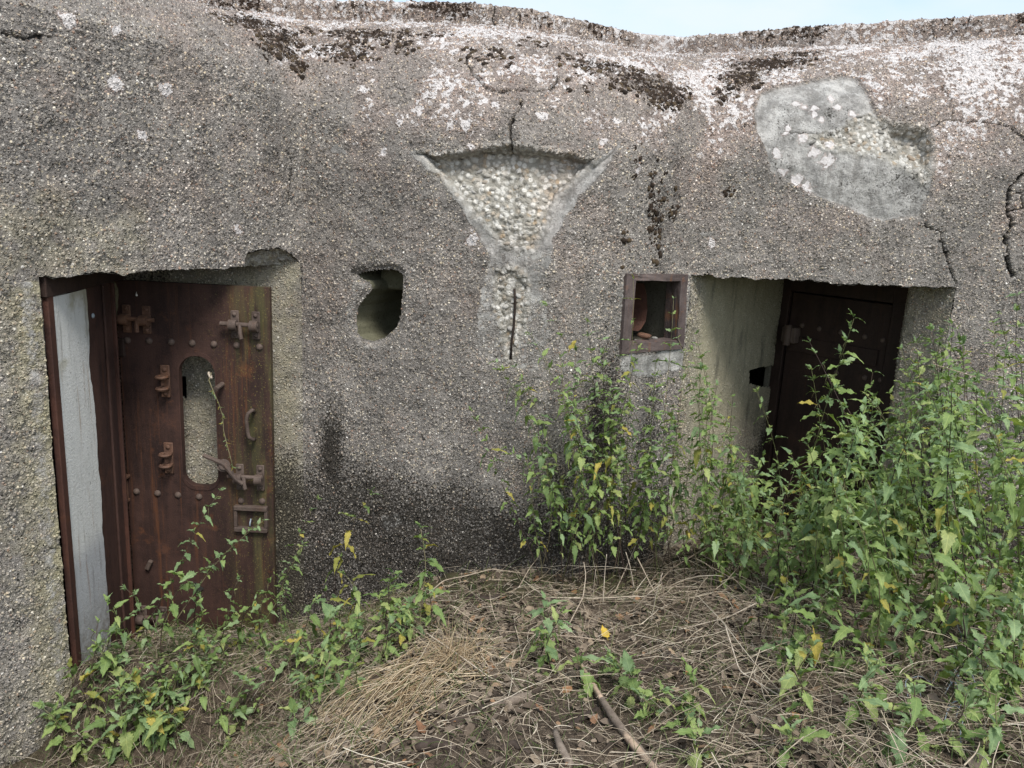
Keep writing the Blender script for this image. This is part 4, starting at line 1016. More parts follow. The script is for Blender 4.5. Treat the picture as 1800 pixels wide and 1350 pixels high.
# slot seen through the hole of the door, cut into the wall behind
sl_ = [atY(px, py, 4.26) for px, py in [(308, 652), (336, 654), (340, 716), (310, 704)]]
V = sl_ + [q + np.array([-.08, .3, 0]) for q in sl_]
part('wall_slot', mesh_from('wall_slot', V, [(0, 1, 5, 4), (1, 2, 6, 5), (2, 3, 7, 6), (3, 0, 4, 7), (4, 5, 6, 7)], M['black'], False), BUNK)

# ------------------------------------------------------------------ right doorway
QA = np.array([1.875, 5.635, 0]); QB = np.array([2.43, 4.975, 0]); qd = QB - QA; ql = np.linalg.norm(qd); qu = qd / ql; qn = np.array([qu[1], -qu[0], 0])
Rq = np.stack([qu, -qn, [0, 0, 1]], 1)
def qpt(px, py, off=0.0): return onplane(px, py, QA + qn * off, qn)
def qslab(name, t0, t1, z0, z1, off0, off1, mat, root=BUNK, bev=.004):
    mb = MB(); c = QA + qd * (t0 + t1) / 2 + qn * (off0 + off1) / 2 + np.array([0, 0, (z0 + z1) / 2])
    mb.box(c, ((t1 - t0) / 2 * ql, (off1 - off0) / 2, (z1 - z0) / 2), Rq, bev); return part(name, mb.mesh(name, mat), root)
tl = np.dot(qpt(1394, 515) - QA, qu) / ql; tr_ = np.dot(qpt(1570, 536) - QA, qu) / ql
ztop = qpt(1570, 536)[2]
RD = qslab('steel_door', max(tl, .02), tr_, -.35, ztop, -.03, .0, M['rust_dark']); RD['label'] = 'closed dark rusty door deep in the recess behind nettles'
qslab('frame_plate', tr_ + .012, 1.03, -.35, 1.97, -.05, .03, M['rust_dark'])
qslab('frame_plate', -.06, max(tl, .02) - .012, -.35, 1.97, -.05, .02, M['rust_dark'])
qslab('frame_beam', max(tl, .02) - .012, tr_ + .012, ztop + .012, 1.968, -.05, .028, M['rust_dark'])
p0, p1 = qpt(1398, 598), qpt(1562, 640)
zc = (p0[2] + p1[2]) / 2
qslab('strap', max(tl, .02) + .01, tr_ - .05, zc - .055, zc + .055, 0, .014, M['rust_dark'], RD, .004)
qslab('strap', max(tl, .02) + .01, tr_ - .05, .12, .22, 0, .014, M['rust_dark'], RD, .004)
mb = MB(); hcn = qpt(1390, 588, .03); mb.box(hcn, (.055, .035, .055), Rq, .008); mb.tube([hcn + qn * .045 + [0, 0, -.07], hcn + qn * .045 + [0, 0, .07]], .026, 12)
part('hinge', mb.mesh('hinge', M['rust_brown'], angle=40), BUNK)
for px, py in [(1410, 572), (1440, 578), (1478, 584), (1520, 592), (1552, 598), (1420, 645), (1470, 655), (1520, 664), (1548, 668)]:
    q = qpt(px, py, .0); o = part('rivet', rme, RD); o.location = Vector(o.location) + Vector(q); o.rotation_euler = (0, 0, math.atan2(qu[1], qu[0]))
mb = MB(); k = qpt(1535, 742, .02); mb.box(k, (.06, .03, .028), Rq, .006); mb.tube([k + qn * .03, k + qn * .09 + qu * .06], .014, 8); part('latch', mb.mesh('latch', M['rust_brown'], angle=40), RD)
# niche in the reveal
rv0, rv1 = np.array([*RP0, 0]), np.array([*RP1, 0]); ru_ = (rv1 - rv0) / np.linalg.norm(rv1 - rv0); rn = np.array([ru_[1], -ru_[0], 0])
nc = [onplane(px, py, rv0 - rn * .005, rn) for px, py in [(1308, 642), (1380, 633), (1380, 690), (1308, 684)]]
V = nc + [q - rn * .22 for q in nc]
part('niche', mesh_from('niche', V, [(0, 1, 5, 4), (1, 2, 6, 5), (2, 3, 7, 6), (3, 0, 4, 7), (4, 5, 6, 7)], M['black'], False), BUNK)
mb = MB(); a = onplane(1349, 662, rv0 - rn * .03, rn); mb.box(a, (.016, .02, .09), np.stack([ru_, -rn, [0, 0, 1]], 1), .004); part('niche_bar', mb.mesh('niche_bar', M['dark_concrete']), BUNK)

# rubble lying on the floor of the embrasure
for k, (px, py, r, lab) in enumerate([(1132, 590, .040, 'flat reddish stone lying on the sill of the square embrasure'), (1118, 598, .016, 'small pale stone at the left end of the embrasure sill'), (1150, 594, .020, 'small grey stone in the middle of the embrasure sill'),
                                      (1172, 592, .018, 'small grey stone at the right end of the embrasure sill')]):
    me = stone_mesh('rubble_stone', 30 + k, M['rust_bright'] if k == 0 else M['pebble_grey'], (1, .7, .42)); o = link('rubble_stone', me)
    o.location = onplane(px, py, e0 - en * (.10 + .03 * (k % 2)), en) ; o.scale = (r,) * 3; o.rotation_euler = (.1, .1, k * 1.3)
    tag(o, lab, 'stone', 'rubble in the embrasure')

# ------------------------------------------------------------------ nettles
def leaf_mesh(name, mat, seed, L_=.06, ratio=.56, fold=.25, droop=.35):
    rg = random.Random(seed); N_ = 15; V = []; F = []
    for i in range(N_ + 1):
        t = i / N_; w = ratio * L_ / 2 * (math.sin(math.pi * min(1, t ** .62)) ** .8 if 0 < t < 1 else 0) * (1 - .25 * t)
        if 0 < i < N_: w *= (1.17 if i % 2 else .84)
        y = L_ * t; z = -droop * L_ * t * t + .02 * L_ * math.sin(t * 9 + seed)
        cu = .06 * L_ * math.sin(t * 14 + seed * 2)
        V += [(-w, y - (.03 * L_ if i % 2 else 0), z + fold * w + cu), (-w * .5, y, z + fold * w * .8), (0, y, z), (w * .5, y, z + fold * w * .8), (w, y - (.03 * L_ if i % 2 else 0), z + fold * w - cu)]
    for i in range(N_):
        for k in range(4): F.append((5 * i + k, 5 * i + k + 1, 5 * i + k + 6, 5 * i + k + 5))
    n = len(V)
    V += [(-.0011, -.016, .001), (.0011, -.016, .001), (.0011, .002, 0), (-.0011, .002, 0)]; F.append((n, n + 1, n + 2, n + 3))
    return mesh_from(name, V, F, mat, True)
LEAFS = {}
for key, mat in (('g', M['leaf']), ('b', M['leaf_blue']), ('y', M['leaf_yellow'])):
    LEAFS[key] = [leaf_mesh('leaf', mat, k, .06, (.48, .42, .56, .36, .46, .60, .40, .50, .44)[k], (.25, .4, .10, .6, .3, .2, .9, .05, .5)[k], (.30, .5, .1, .8, .42, .6, .25, 1.0, .0)[k]) for k in range(9)]
NLEAF = [0]; NPL = [0]
VR = random.Random(23)
def nettle(base, tip, label, group, nodes=9, size=1.0, bare=.15, bend=.12, dark=None, yellow=.03, kind='nettle', blue=.3, tassel=.3, rad=.0028, slim=1.0):
    NPL[0] += 1
    base = np.array(base, float); tip = np.array(tip, float); r = VR
    root = thing(kind, label, 'plant' if kind != 'nettle' else 'nettle', tuple(base), group)
    d = tip - base; Ls = np.linalg.norm(d); side = np.array([r.uniform(-1, 1), r.uniform(-1, 1), 0]) * bend * Ls
    m = 12; path = []
    lean = np.array([d[0], d[1], 0])
    for i in range(m):
        t = i / (m - 1); p = d * t - lean * .35 * t * (1 - t) * 1.6 + side * math.sin(math.pi * t) + np.array([0, 0, 1]) * .10 * np.linalg.norm(lean) * math.sin(math.pi * t)
        p = p + np.array([math.sin(t * 9 + base[0] * 30), math.cos(t * 8 + base[1] * 30), 0]) * .006
        path.append(p)
    path = np.array(path); path[0] -= np.array([0, 0, .03])
    mb = MB(); mb.tube(path, np.linspace(rad, rad * .45, m), 5)
    if dark is None: dark = r.random() < .55
    so_ = bpy.data.objects.new('stem', mb.mesh('stem', M['stem_dark'] if dark else M['stem_green'], True)); COL.objects.link(so_); so_.parent = root
    seg = np.r_[0, np.cumsum(np.linalg.norm(np.diff(path, axis=0), axis=1))]; phi = r.uniform(0, 6.28); tas = []
    for k in range(nodes + 1):
        t = bare + (1 - bare) * k / nodes; s_ = t * seg[-1]
        p = np.array([np.interp(s_, seg, path[:, c]) for c in range(3)]); q = np.array([np.interp(min(s_ + .02, seg[-1]), seg, path[:, c]) for c in range(3)]); q0 = np.array([np.interp(max(s_ - .02, 0), seg, path[:, c]) for c in range(3)])
        T_ = q - q0; T_ /= np.linalg.norm(T_) + 1e-9
        a = np.cross(T_, [0.3, 1, .1]); a /= np.linalg.norm(a); b_ = np.cross(T_, a)
        phi += math.pi / 2 + r.uniform(-.35, .35)
        u = k / nodes
        for w in (0, 1):
            if u < .6 and r.random() < .16: continue
            ang = phi + math.pi * w + r.uniform(-.3, .3); out_ = math.cos(ang) * a + math.sin(ang) * b_
            el = math.radians(-22 + 70 * max(0, u - .45) / .55 + r.uniform(-22, 22))
            y = out_ * math.cos(el) + T_ * math.sin(el); y /= np.linalg.norm(y)
            up = np.array([0, 0, 1.]) * .9 + T_ * .6 + np.array([r.uniform(-.5, .5), r.uniform(-.5, .5), 0]); z = up - y * np.dot(up, y); z /= np.linalg.norm(z); x = np.cross(y, z)
            prof = (.78 + .45 * math.sin(math.pi * min(1, .12 + .78 * u))) * (1 - .36 * max(0, u - .78) / .22)
            sc_ = size * prof * (r.uniform(.78, 1.18) if r.random() < .75 else r.uniform(.40, .75))
            c = 'y' if r.random() < yellow * (1.7 - u) else ('b' if r.random() < blue * (.4 + u) else 'g')
            o = bpy.data.objects.new('leaf', r.choice(LEAFS[c])); COL.objects.link(o); o.parent = root
            pp = p + y * .012 * sc_
            mt = np.eye(4); mt[:3, 0] = x * sc_ * slim; mt[:3, 1] = y * sc_; mt[:3, 2] = z * sc_; mt[:3, 3] = pp
            o.matrix_basis = Matrix(mt.tolist()); NLEAF[0] += 1
            if r.random() < .34:                  # small leaves of a side shoot in the axil
                for e_ in range(2):
                    ya = y * .7 + T_ * .6 + np.array([r.uniform(-.6, .6), r.uniform(-.6, .6), r.uniform(-.2, .4)]); ya /= np.linalg.norm(ya)
                    za = np.array([r.uniform(-.4, .4), r.uniform(-.4, .4), 1.]); za = za - ya * np.dot(za, ya); za /= np.linalg.norm(za); xa = np.cross(ya, za)
                    o = bpy.data.objects.new('leaf', r.choice(LEAFS['b' if r.random() < .5 else 'g'])); COL.objects.link(o); o.parent = root; q_ = size * r.uniform(.32, .6)
                    mt = np.eye(4); mt[:3, 0] = xa * q_; mt[:3, 1] = ya * q_; mt[:3, 2] = za * q_; mt[:3, 3] = p + y * .02 * q_ + T_ * .006; o.matrix_basis = Matrix(mt.tolist()); NLEAF[0] += 1
            if tassel > 0 and .35 < u < .92 and r.random() < tassel:
                e = out_ * .5 + np.array([r.uniform(-.4, .4), r.uniform(-.4, .4), 0]); e2 = np.array([0, 0, -1.])
                tl_ = r.uniform(.02, .045); tas.append([p, p + e * tl_ * .5, p + e * tl_ * .8 + e2 * tl_ * .4, p + e * tl_ * .95 + e2 * tl_])
    if tas:
        mb = MB()
        for q in tas: mb.tube(q, [.0006, .0014, .0016, .0007], 4)
        f_ = bpy.data.objects.new('flower_tassel', mb.mesh('flower_tassel', M['stem_green'], True)); COL.objects.link(f_); f_.parent = root; f_['kind'] = 'stuff'
    return root
def at_depth(px, py, p):                        # point at a pixel, as far along the view as the point p
    return atY(px, py, p[1])
def nt_px(b, t, label, group=None, dy=0.0, **kw):
    base = gpx(*b); tip = atY(t[0], t[1], base[1] + dy); return nettle(base, tip, label, group, **kw)

G_RIGHT = 'nettles of the thicket at the right'; G_MID = 'thin nettles along the middle of the wall'; G_LEFT = 'nettles round the left doorway'; G_LOW = 'low nettle sprigs on the ground'
# tall single ones
nettle(np.r_[atY(1375, 1010, 4.35)[:2], gz(*atY(1375, 1010, 4.35)[:2])], atY(1500, 560, 4.2), 'tallest nettle, pale stemmed, rising in front of the dark right door', G_RIGHT, nodes=19, size=1.35, bare=.12, dark=False, tassel=.4, bend=.03)
nettle(np.r_[atY(1520, 1020, 4.0)[:2], gz(*atY(1520, 1020, 4.0)[:2])], atY(1425, 602, 4.25), 'nettle with a pale drooping tip that leans left across the right door', G_RIGHT, nodes=14, size=.95, bare=.30, slim=.65, tassel=.7, bend=.18, blue=.8)
nettle(np.r_[atY(1460, 1010, 4.6)[:2], gz(*atY(1460, 1010, 4.6)[:2])], atY(1425, 650, 4.7), 'dark green nettle standing close to the dark right door', G_RIGHT, nodes=13, size=1.25, bare=.2, dark=False)
nettle(np.r_[atY(1348, 1010, 4.5)[:2], gz(*atY(1348, 1010, 4.5)[:2])], atY(1330, 690, 4.6), 'nettle at the left edge of the right recess, below the niche', G_RIGHT, nodes=10, size=1.0, bare=.3, dark=False)
nettle(np.r_[atY(1320, 990, 4.6)[:2], gz(*atY(1320, 990, 4.6)[:2])], atY(1290, 770, 4.7), 'dark nettle in the shade against the right reveal', G_RIGHT, nodes=8, size=1.0, bare=.3)
nettle(np.r_[atY(1150, 985, 4.0)[:2], gz(*atY(1150, 985, 4.0)[:2])], atY(1182, 525, 4.16), 'very thin nettle whose tip reaches into the square embrasure', G_MID, nodes=13, size=.95, bare=.28, dark=False, bend=.02, rad=.0022)
nettle(np.r_[atY(1260, 985, 3.9)[:2], gz(*atY(1260, 985, 3.9)[:2])], atY(1195, 595, 4.05), 'tall pale stemmed nettle just right of the embrasure', G_MID, nodes=12, size=.72, bare=.25, dark=False, bend=.04, rad=.0022)
nettle(np.r_[atY(1086, 985, 3.95)[:2], gz(*atY(1086, 985, 3.95)[:2])], atY(1112, 492, 4.10), 'slender yellow-green nettle climbing the left bar of the embrasure', G_MID, nodes=11, size=.8, bare=.3, dark=False, yellow=.5, slim=.6, bend=.04, rad=.0018)
def mid_label(bx, by, tx, ty):
    zone = 'left of the bared funnel' if tx < 900 else 'below the funnel' if tx < 990 else 'between funnel and embrasure' if tx < 1085 else 'below the square embrasure' if tx < 1205 else 'right of the embrasure'
    lw = 'leaning left' if tx - bx < -35 else 'leaning right' if tx - bx > 35 else 'upright'
    hw = 'tall' if ty < 690 else 'middling' if ty < 770 else 'short'
    return hw + ' thin nettle ' + lw + ' against the wall, ' + zone
MIDS = [(930, 990, 872, 660), (1005, 985, 935, 610), (1050, 985, 1030, 590), (1090, 985, 1060, 640), (1195, 985, 1225, 610), (1225, 985, 1262, 700), (1250, 985, 1235, 650), (1275, 985, 1290, 720), (1020, 990, 985, 650), (1120, 985, 1090, 650), (1000, 1000, 1010, 720), (1270, 990, 1255, 850), (1300, 1000, 1275, 800), (1240, 1000, 1215, 800),
        (985, 990, 905, 668), (990, 985, 960, 560), (1005, 990, 1010, 640), (1030, 990, 1060, 620), (1050, 985, 985, 700), (1075, 980, 1120, 640), (1100, 990, 1075, 700), (1120, 975, 1150, 660), (1140, 985, 1110, 730), (1165, 980, 1200, 690), (1185, 980, 1160, 700),
        (1210, 975, 1240, 700), (1230, 980, 1215, 640), (1000, 1000, 890, 810), (970, 990, 945, 770), (1018, 1000, 1040, 780), (1060, 1000, 1090, 810), (960, 1010, 830, 745), (1255, 980, 1270, 760), (1110, 1000, 1140, 830), (1280, 990, 1240, 820), (940, 985, 925, 830), (1190, 1000, 1230, 850), (1035, 985, 1000, 720), (1085, 985, 1040, 690), (1130, 985, 1180, 740), (1010, 995, 955, 830), (1150, 995, 1110, 800)]
for k, (bx, by, tx, ty) in enumerate(MIDS):
    b_ = gpx(bx + VR.uniform(-30, 30), by + 18); b_[1] = min(b_[1], 4.06) - .28 * VR.random(); b_[2] = gz(b_[0], b_[1])
    nettle(b_, atY(tx, ty - 22, b_[1] + VR.uniform(-.10, .08)), mid_label(bx, by, tx, ty), G_MID, nodes=VR.randint(12, 17), size=VR.uniform(.72, 1.05), bare=.30, bend=.10, rad=.0022, yellow=.06, tassel=.3)
# by the left door
LEFTS = [((232, 1150), (385, 862), .0, 'long nettle leaning right across the open rusty door, tip by the latch', dict(nodes=17, size=.66, bare=.10, blue=.8)),
         ((268, 1152), (462, 915), -.1, 'second long leaning nettle in front of the rusty door, tip at the right edge', dict(nodes=16, size=.6, bare=.12, blue=.8, dark=False)),
         ((285, 1160), (120 + 270, 985), -.2, 'nettle with broad round leaves in front of the lower door', dict(nodes=8, size=1.05, bare=.2)),
         ((210, 1165), (190, 1060), -.1, 'bushy nettle at the foot of the grey panel', dict(nodes=7, size=.95, bare=.1)),
         ((250, 1150), (222, 1035), -.1, 'small nettle against the door frame foot', dict(nodes=7, size=.7, bare=.2, blue=.9)),
         ((395, 1150), (420, 1020), -.1, 'nettle with small leaves before the lower right corner of the door', dict(nodes=8, size=.8, bare=.1)),
         ((440, 1150), (455, 1045), -.1, 'leafy nettle with one yellow leaf right of the door foot', dict(nodes=8, size=.9, bare=.1, yellow=.2)),
         ((350, 1160), (345, 1050), -.15, 'short nettle in the middle before the door', dict(nodes=6, size=.8)),
         ((470, 1150), (482, 1010), -.05, 'nettle at the right edge of the open door', dict(nodes=8, size=.75)),
         ((520, 1140), (560, 880), .12, 'slim nettle against the wall, its tip halfway up between door and loophole', dict(nodes=10, size=.6, bare=.25, rad=.002)),
         ((500, 1140), (530, 960), .05, 'slim nettle close to the wall right of the door', dict(nodes=8, size=.7, bare=.2)),
         ((600, 1110), (655, 872), .12, 'thin nettle with drooping yellowish leaves under the loophole', dict(nodes=6, size=1.0, bare=.45, yellow=.4, rad=.002)),
         ((640, 1110), (606, 1010), 0, 'nettle with yellow lower leaves at the wall foot', dict(nodes=6, size=1.1, yellow=.3)),
         ((590, 1130), (575, 1040), 0, 'small yellowing nettle at the wall foot', dict(nodes=5, size=1.0, yellow=.35)),
         ((680, 1100), (690, 1010), 0, 'bright nettle at the wall foot left of the dry stalks', dict(nodes=6, size=1.1)),
         ((735, 1115), (742, 930), .08, 'single nettle with a tight leafy top in front of the wall', dict(nodes=6, size=1.0, bare=.45, rad=.0022)),
         ((760, 1110), (755, 1015), 0, 'leafy nettle beside the arching pale stalk', dict(nodes=6, size=1.05)),
         ((715, 1120), (700, 1060), -.05, 'short nettle beside the arching pale stalk', dict(nodes=5, size=.9)),
         ((945, 1170), (955, 1055), 0, 'nettle with a blue-green drooping top in the middle of the litter', dict(nodes=6, size=1.15, blue=1.0, bare=.2)),
         ((970, 1190), (985, 1080), 0, 'nettle rising behind the broken branch tip', dict(nodes=6, size=1.0)),
         ((1030, 1215), (1015, 1150), 0, 'nettle with large leaves at the tip of the broken branch', dict(nodes=4, size=1.25, bare=.3))]
for b_, t_, dy, lab, kw in LEFTS: nt_px(b_, t_, lab, G_LEFT if b_[0] < 800 else G_LOW, dy, **kw)
# low cover to the left: foreground and slope
def hl_(h, dx, a): return ('taller' if h > a else 'lower') + (' left-leaning' if dx < -.03 else ' right-leaning' if dx > .03 else ' upright')
def left_label(px, py, h, dx):
    z = 'by the grey panel foot' if px < 250 else 'below the door middle' if px < 370 else 'below the door edge' if px < 480 else 'right of the door foot'
    return hl_(h, dx, .21) + ' nettle in the low green patch, ' + z + (', front row' if py > 1225 else ', back row')
def slope_label(px, py, h, dx):
    z = 'close to the rusty door' if px < 560 else 'under the loophole' if px < 680 else 'beside the arching pale stalk'
    return hl_(h, dx, .15) + ' small nettle above the straw bundle, ' + z + (', near the straw' if py > 1150 else ', near the wall')
def fore_label(px, py, h, dx):
    z = 'left of the wire tangle' if px < 1580 else 'among the pale wire' if px < 1700 else 'near the right picture edge'
    return hl_(h, dx, .18) + ' leafy foreground nettle, ' + z + (', at the bottom edge' if py > 1265 else ', behind the front straw')
def wire_label(px, py, h, dx):
    z = 'left part' if px < 1660 else 'middle part' if px < 1780 else 'at the picture edge'
    return hl_(h, dx, .46) + ' nettle at the front right of the thicket, ' + z
def corner_label(px, py, h, dx):
    z = 'against the pier' if px < 140 else 'below the grey panel' if px < 270 else 'left of the straw bundle end'
    return hl_(h, dx, .2) + ' nettle in the bottom left corner, ' + z
rg = random.Random(5)
def fill(n, reg, hgt, lab, grp, size=(.8, 1.1), **kw):
    k = 0
    while k < n:
        px = rg.uniform(min(p[0] for p in reg), max(p[0] for p in reg)); py = rg.uniform(min(p[1] for p in reg), max(p[1] for p in reg))
        if polysd(np.array([px]), np.array([py]), reg)[0] < 0: continue
        b_ = gpx(px, py)
        if b_[1] > 3.98: b_[1] = 3.98 - .2 * rg.random(); b_[2] = gz(b_[0], b_[1])
        if b_[0] < -1.2 and b_[1] > 3.3 + (b_[0] + 1.9) * 1.3 and b_[0] < -1.9: continue
        if b_[0] < -1.98 + (b_[1] - 3.1) * .02 and b_[1] > 2.9: continue
        h = rg.uniform(*hgt(px) if callable(hgt) else hgt); tip = b_ + np.array([rg.uniform(-.3, .3) * h, rg.uniform(-.25, .2) * h, h])
        nettle(b_, tip, lab(px, py, h, tip[0] - b_[0]) if callable(lab) else lab, grp, nodes=max(4, int(h / .042)), size=1.14 * rg.uniform(*size), **kw); k += 1
fill(36, [(150, 1180), (420, 1130), (560, 1120), (600, 1230), (420, 1320), (200, 1310)], (.12, .32), left_label, G_LEFT, (.6, .95), bare=.08, bend=.2)
fill(18, [(480, 1100), (760, 1080), (800, 1150), (600, 1240), (500, 1200)], (.08, .22), slope_label, G_LEFT, (.75, 1.1), bare=.1)
fill(13, [(0, 1250), (120, 1220), (260, 1270), (420, 1300), (430, 1345), (0, 1348)], (.12, .30), corner_label, G_LEFT, (.9, 1.25), bare=.2, bend=.2, yellow=.12)
fill(7, [(520, 1180), (620, 1150), (640, 1290), (520, 1330)], (.06, .14), 'small nettle sprig beside the lower end of the straw bundle', G_LOW, (.7, 1.0), bare=.2)
fill(9, [(1050, 1180), (1180, 1150), (1260, 1300), (1240, 1345), (1120, 1270)], (.06, .15), 'small nettle sprig on the litter right of the broken branch', G_LOW, (.8, 1.1), bare=.2)
fill(15, [(1380, 1190), (1780, 1170), (1795, 1345), (1360, 1345)], (.10, .26), fore_label, G_LOW, (.9, 1.25), bare=.15, bend=.15)
# the thicket on the right
fill(20, [(1480, 1120), (1800, 1060), (1890, 1100), (1880, 1260), (1640, 1250)], (.30, .62), wire_label, G_RIGHT, (.85, 1.15), bare=.2)
fill(9, [(1300, 1080), (1500, 1100), (1520, 1180), (1380, 1190), (1290, 1140)], (.18, .42), 'short nettle spilling over the dead twigs at the front left of the thicket', G_RIGHT, (.95, 1.15), bare=.2)
def top_at(px): return np.interp(px, [1230, 1290, 1350, 1420, 1480, 1540, 1600, 1660, 1720, 1800], [860, 810, 780, 775, 750, 650, 580, 555, 545, 500])
cnt = 0
while cnt < 118:
    px = rg.uniform(1240, 1880); py = rg.uniform(985, 1000 + 130 * min(1, max(.3, (px - 1240) / 260)) + (90 if rg.random() < .25 and px > 1330 else 0))
    b_ = gpx(px, py)
    lim = 4.42 if b_[0] > 2.5 or b_[0] < 1.0 else 4.75
    if b_[1] > lim: b_[1] = lim - .25 * rg.random(); b_[2] = gz(b_[0], b_[1])
    tpx = px + rg.gauss(0, 35); ty = top_at(tpx); tpz = atY(tpx, ty, b_[1])[2]; hmax = tpz - b_[2]
    if hmax < .12: continue
    h = hmax * (rg.uniform(.50, 1.0) if b_[1] > 3.8 else rg.uniform(.30, 1.0) ** .75); h = min(h, 1.6)
    tip = np.array([atY(tpx, ty, b_[1])[0], b_[1] + rg.uniform(-.15, .1), b_[2] + h])
    zone = 'under the niche' if tpx < 1340 else 'before the dark door' if tpx < 1500 else "before the door's right frame" if tpx < 1610 else 'before the right pier' if tpx < 1720 else 'by the right picture edge'
    row = 'in the back row of the thicket' if b_[1] > 4.0 else 'amid the thicket' if b_[1] > 3.4 else 'at the front of the thicket'
    hw = 'tall' if h > .85 else 'knee-high' if h > .45 else 'short'; lw = ' leaning left' if tip[0] - b_[0] < -.10 else ' leaning right' if tip[0] - b_[0] > .10 else ' upright'
    lab = hw + lw + ' nettle ' + row + ', ' + zone
    nettle(b_, tip, lab, G_RIGHT, nodes=int(np.clip(h / .055, 5, 18)), size=rg.uniform(.85, 1.28), bare=rg.uniform(.12, .35), bend=.10, tassel=.22, yellow=.035); cnt += 1
nettle(np.r_[atY(1850, 1000, 4.1)[:2], .3], atY(1790, 520, 4.1), 'nettle top entering from the right edge, highest of the thicket', G_RIGHT, nodes=16, size=1.15, tassel=.5)
nettle(np.r_[atY(1680, 1010, 4.2)[:2], .3], atY(1655, 585, 4.25), 'tall nettle with bluish tip in front of the right pier', G_RIGHT, nodes=15, size=.9, blue=1.0, slim=.7, tassel=.5)
nettle(np.r_[atY(1560, 1010, 4.2)[:2], .28], atY(1535, 655, 4.4), 'nettle standing before the right frame of the dark door', G_RIGHT, nodes=13, size=1.1)
# dry creeper hanging down through the hole of the door
mb = MB(); cp = [L(372, 655, .01), L(367, 668, .06), L(375, 688, .09), L(384, 708, .085), L(391, 730, .075), L(393, 757, .06), L(398, 778, .075), L(404, 800, .085), L(409, 820, .09)]
t_ = thing('creeper', 'withered yellow-green creeper hanging from the oblong hole in the rusty door', 'plant', tuple(cp[0]))
mb.tube(cp, .0022, 5); part('stem', mb.mesh('stem', M['stem_green'], True), t_)
for k in range(46):
    a = cp[1 + int(k / 46 * 7.9)]; b_ = cp[min(8, 2 + int(k / 46 * 7.9))]; q = a + (b_ - a) * VR.random()
    o = part('leaf', VR.choice(LEAFS['y' if VR.random() < .35 else 'b']), t_); o.location = Vector(q) - Vector(cp[0]); o.rotation_euler = (VR.uniform(-2.4, -.6), VR.uniform(-.6, .6), VR.uniform(-3, 3)); s_ = VR.uniform(.18, .42); o.scale = (s_ * .6, s_, s_)
mb = MB(); mb.ring(L(369, 660, .03), .016, .006, (1, .2, .4), 12, 5); part('bindweed_flower', mb.mesh('bindweed_flower', M['stalk'], True), t_)

# ------------------------------------------------------------------ litter on the ground (uncountable)
def tubes_mesh(name, paths, rads, rnd, mat, k=3):
    N_, m = paths.shape[:2]; T_ = np.gradient(paths, axis=1); T_ /= np.linalg.norm(T_, axis=2, keepdims=True) + 1e-9
    u = np.cross(T_, [0, 0, 1.]); u /= np.linalg.norm(u, axis=2, keepdims=True) + 1e-6; w = np.cross(T_, u)
    an = np.arange(k) * 2 * np.pi / k; taper = np.linspace(1, .55, m)[None, :, None, None]
    V = paths[:, :, None, :] + (np.cos(an)[None, None, :, None] * u[:, :, None, :] + np.sin(an)[None, None, :, None] * w[:, :, None, :]) * rads[:, None, None, None] * taper
    id_ = np.arange(N_ * m * k).reshape(N_, m, k); nx = np.roll(id_, -1, 2)
    F = np.stack([id_[:, :-1], nx[:, :-1], nx[:, 1:], id_[:, 1:]], -1).reshape(-1, 4)
    me = mesh_from(name, V.reshape(-1, 3), F, mat, True)
    at = me.attributes.new('rnd', 'FLOAT', 'POINT'); at.data.foreach_set('value', np.repeat(rnd, m * k).astype(np.float32)); return me
def ground_pts(n, dens, seed):
    g = np.random.default_rng(seed); out_ = []
    while len(out_) < n:
        x = g.uniform(-2.4, 3.0, 4000); y = 1.75 + 3.4 * g.random(4000) ** 1.25
        ok = (np.abs(x) < y * .75 + .3) & (g.random(4000) < dens(x, y)) & ~((x < -1.95) & (y > 2.9)) & ((y < 4.25 - .2 * np.abs(x * 0)) | ((x > 1.05) & (y < 4.5 + (x - .95) * .9)))
        ok &= y < np.interp(x, [-2, -1.2, 0, .6, 1.0, 3], [4.15, 4.2, 4.02, 4.15, 5.0, 5.0])
        out_ += list(zip(x[ok], y[ok]))
    return np.array(out_[:n])
def straws(name, n, dens, L0, L1, r0, r1, lift, mat, seed, m=5, curl=.35, rlo=0, rhi=1):
    g = np.random.default_rng(seed); p = ground_pts(n, dens, seed + 1); ang = g.uniform(0, 2 * np.pi, n) ; Ln = L0 + (L1 - L0) * g.random(n) ** 2
    t = np.linspace(-.5, .5, m)[None, :]; cur = g.normal(0, curl, n)[:, None]
    a = ang[:, None] + cur * t * 2; x = p[:, :1] + np.cumsum(np.cos(a), 1) * Ln[:, None] / m; y = p[:, 1:] + np.cumsum(np.sin(a), 1) * Ln[:, None] / m
    y = np.minimum(y, np.interp(x, [-2, -1.2, 0, .6, 1.0, 3], [4.15, 4.2, 4.02, 4.15, 5.0, 5.0]))
    h = np.abs(g.normal(0, lift, n))[:, None]; tilt = g.normal(0, .22, n)[:, None] * t * Ln[:, None]
    z0 = gz(p[:, 0], p[:, 1])[:, None]; zz_ = np.maximum(gz(x, y) + .004, z0 * .55 + gz(x, y) * .45 + h + tilt - .35 * np.abs(t) ** 2 * Ln[:, None] * .5)
    rnd = np.clip(rlo + (rhi - rlo) * g.random(n), 0, 1); rad = r0 + (r1 - r0) * g.random(n) ** 2
    o = link(name, tubes_mesh(name, np.stack([x, y, zz_], -1), rad, rnd, mat)); o['kind'] = 'stuff'; return o
def dn_all(x, y): return .15 + .85 * sstep(.35, .65, fbm(np.stack([x, y, x * 0], -1), 2.2, 3, 3))
def dn_mid(x, y): return np.exp(-((x - .3) / 1.0) ** 2) * .8 + .25 * sstep(.3, 1.2, x)
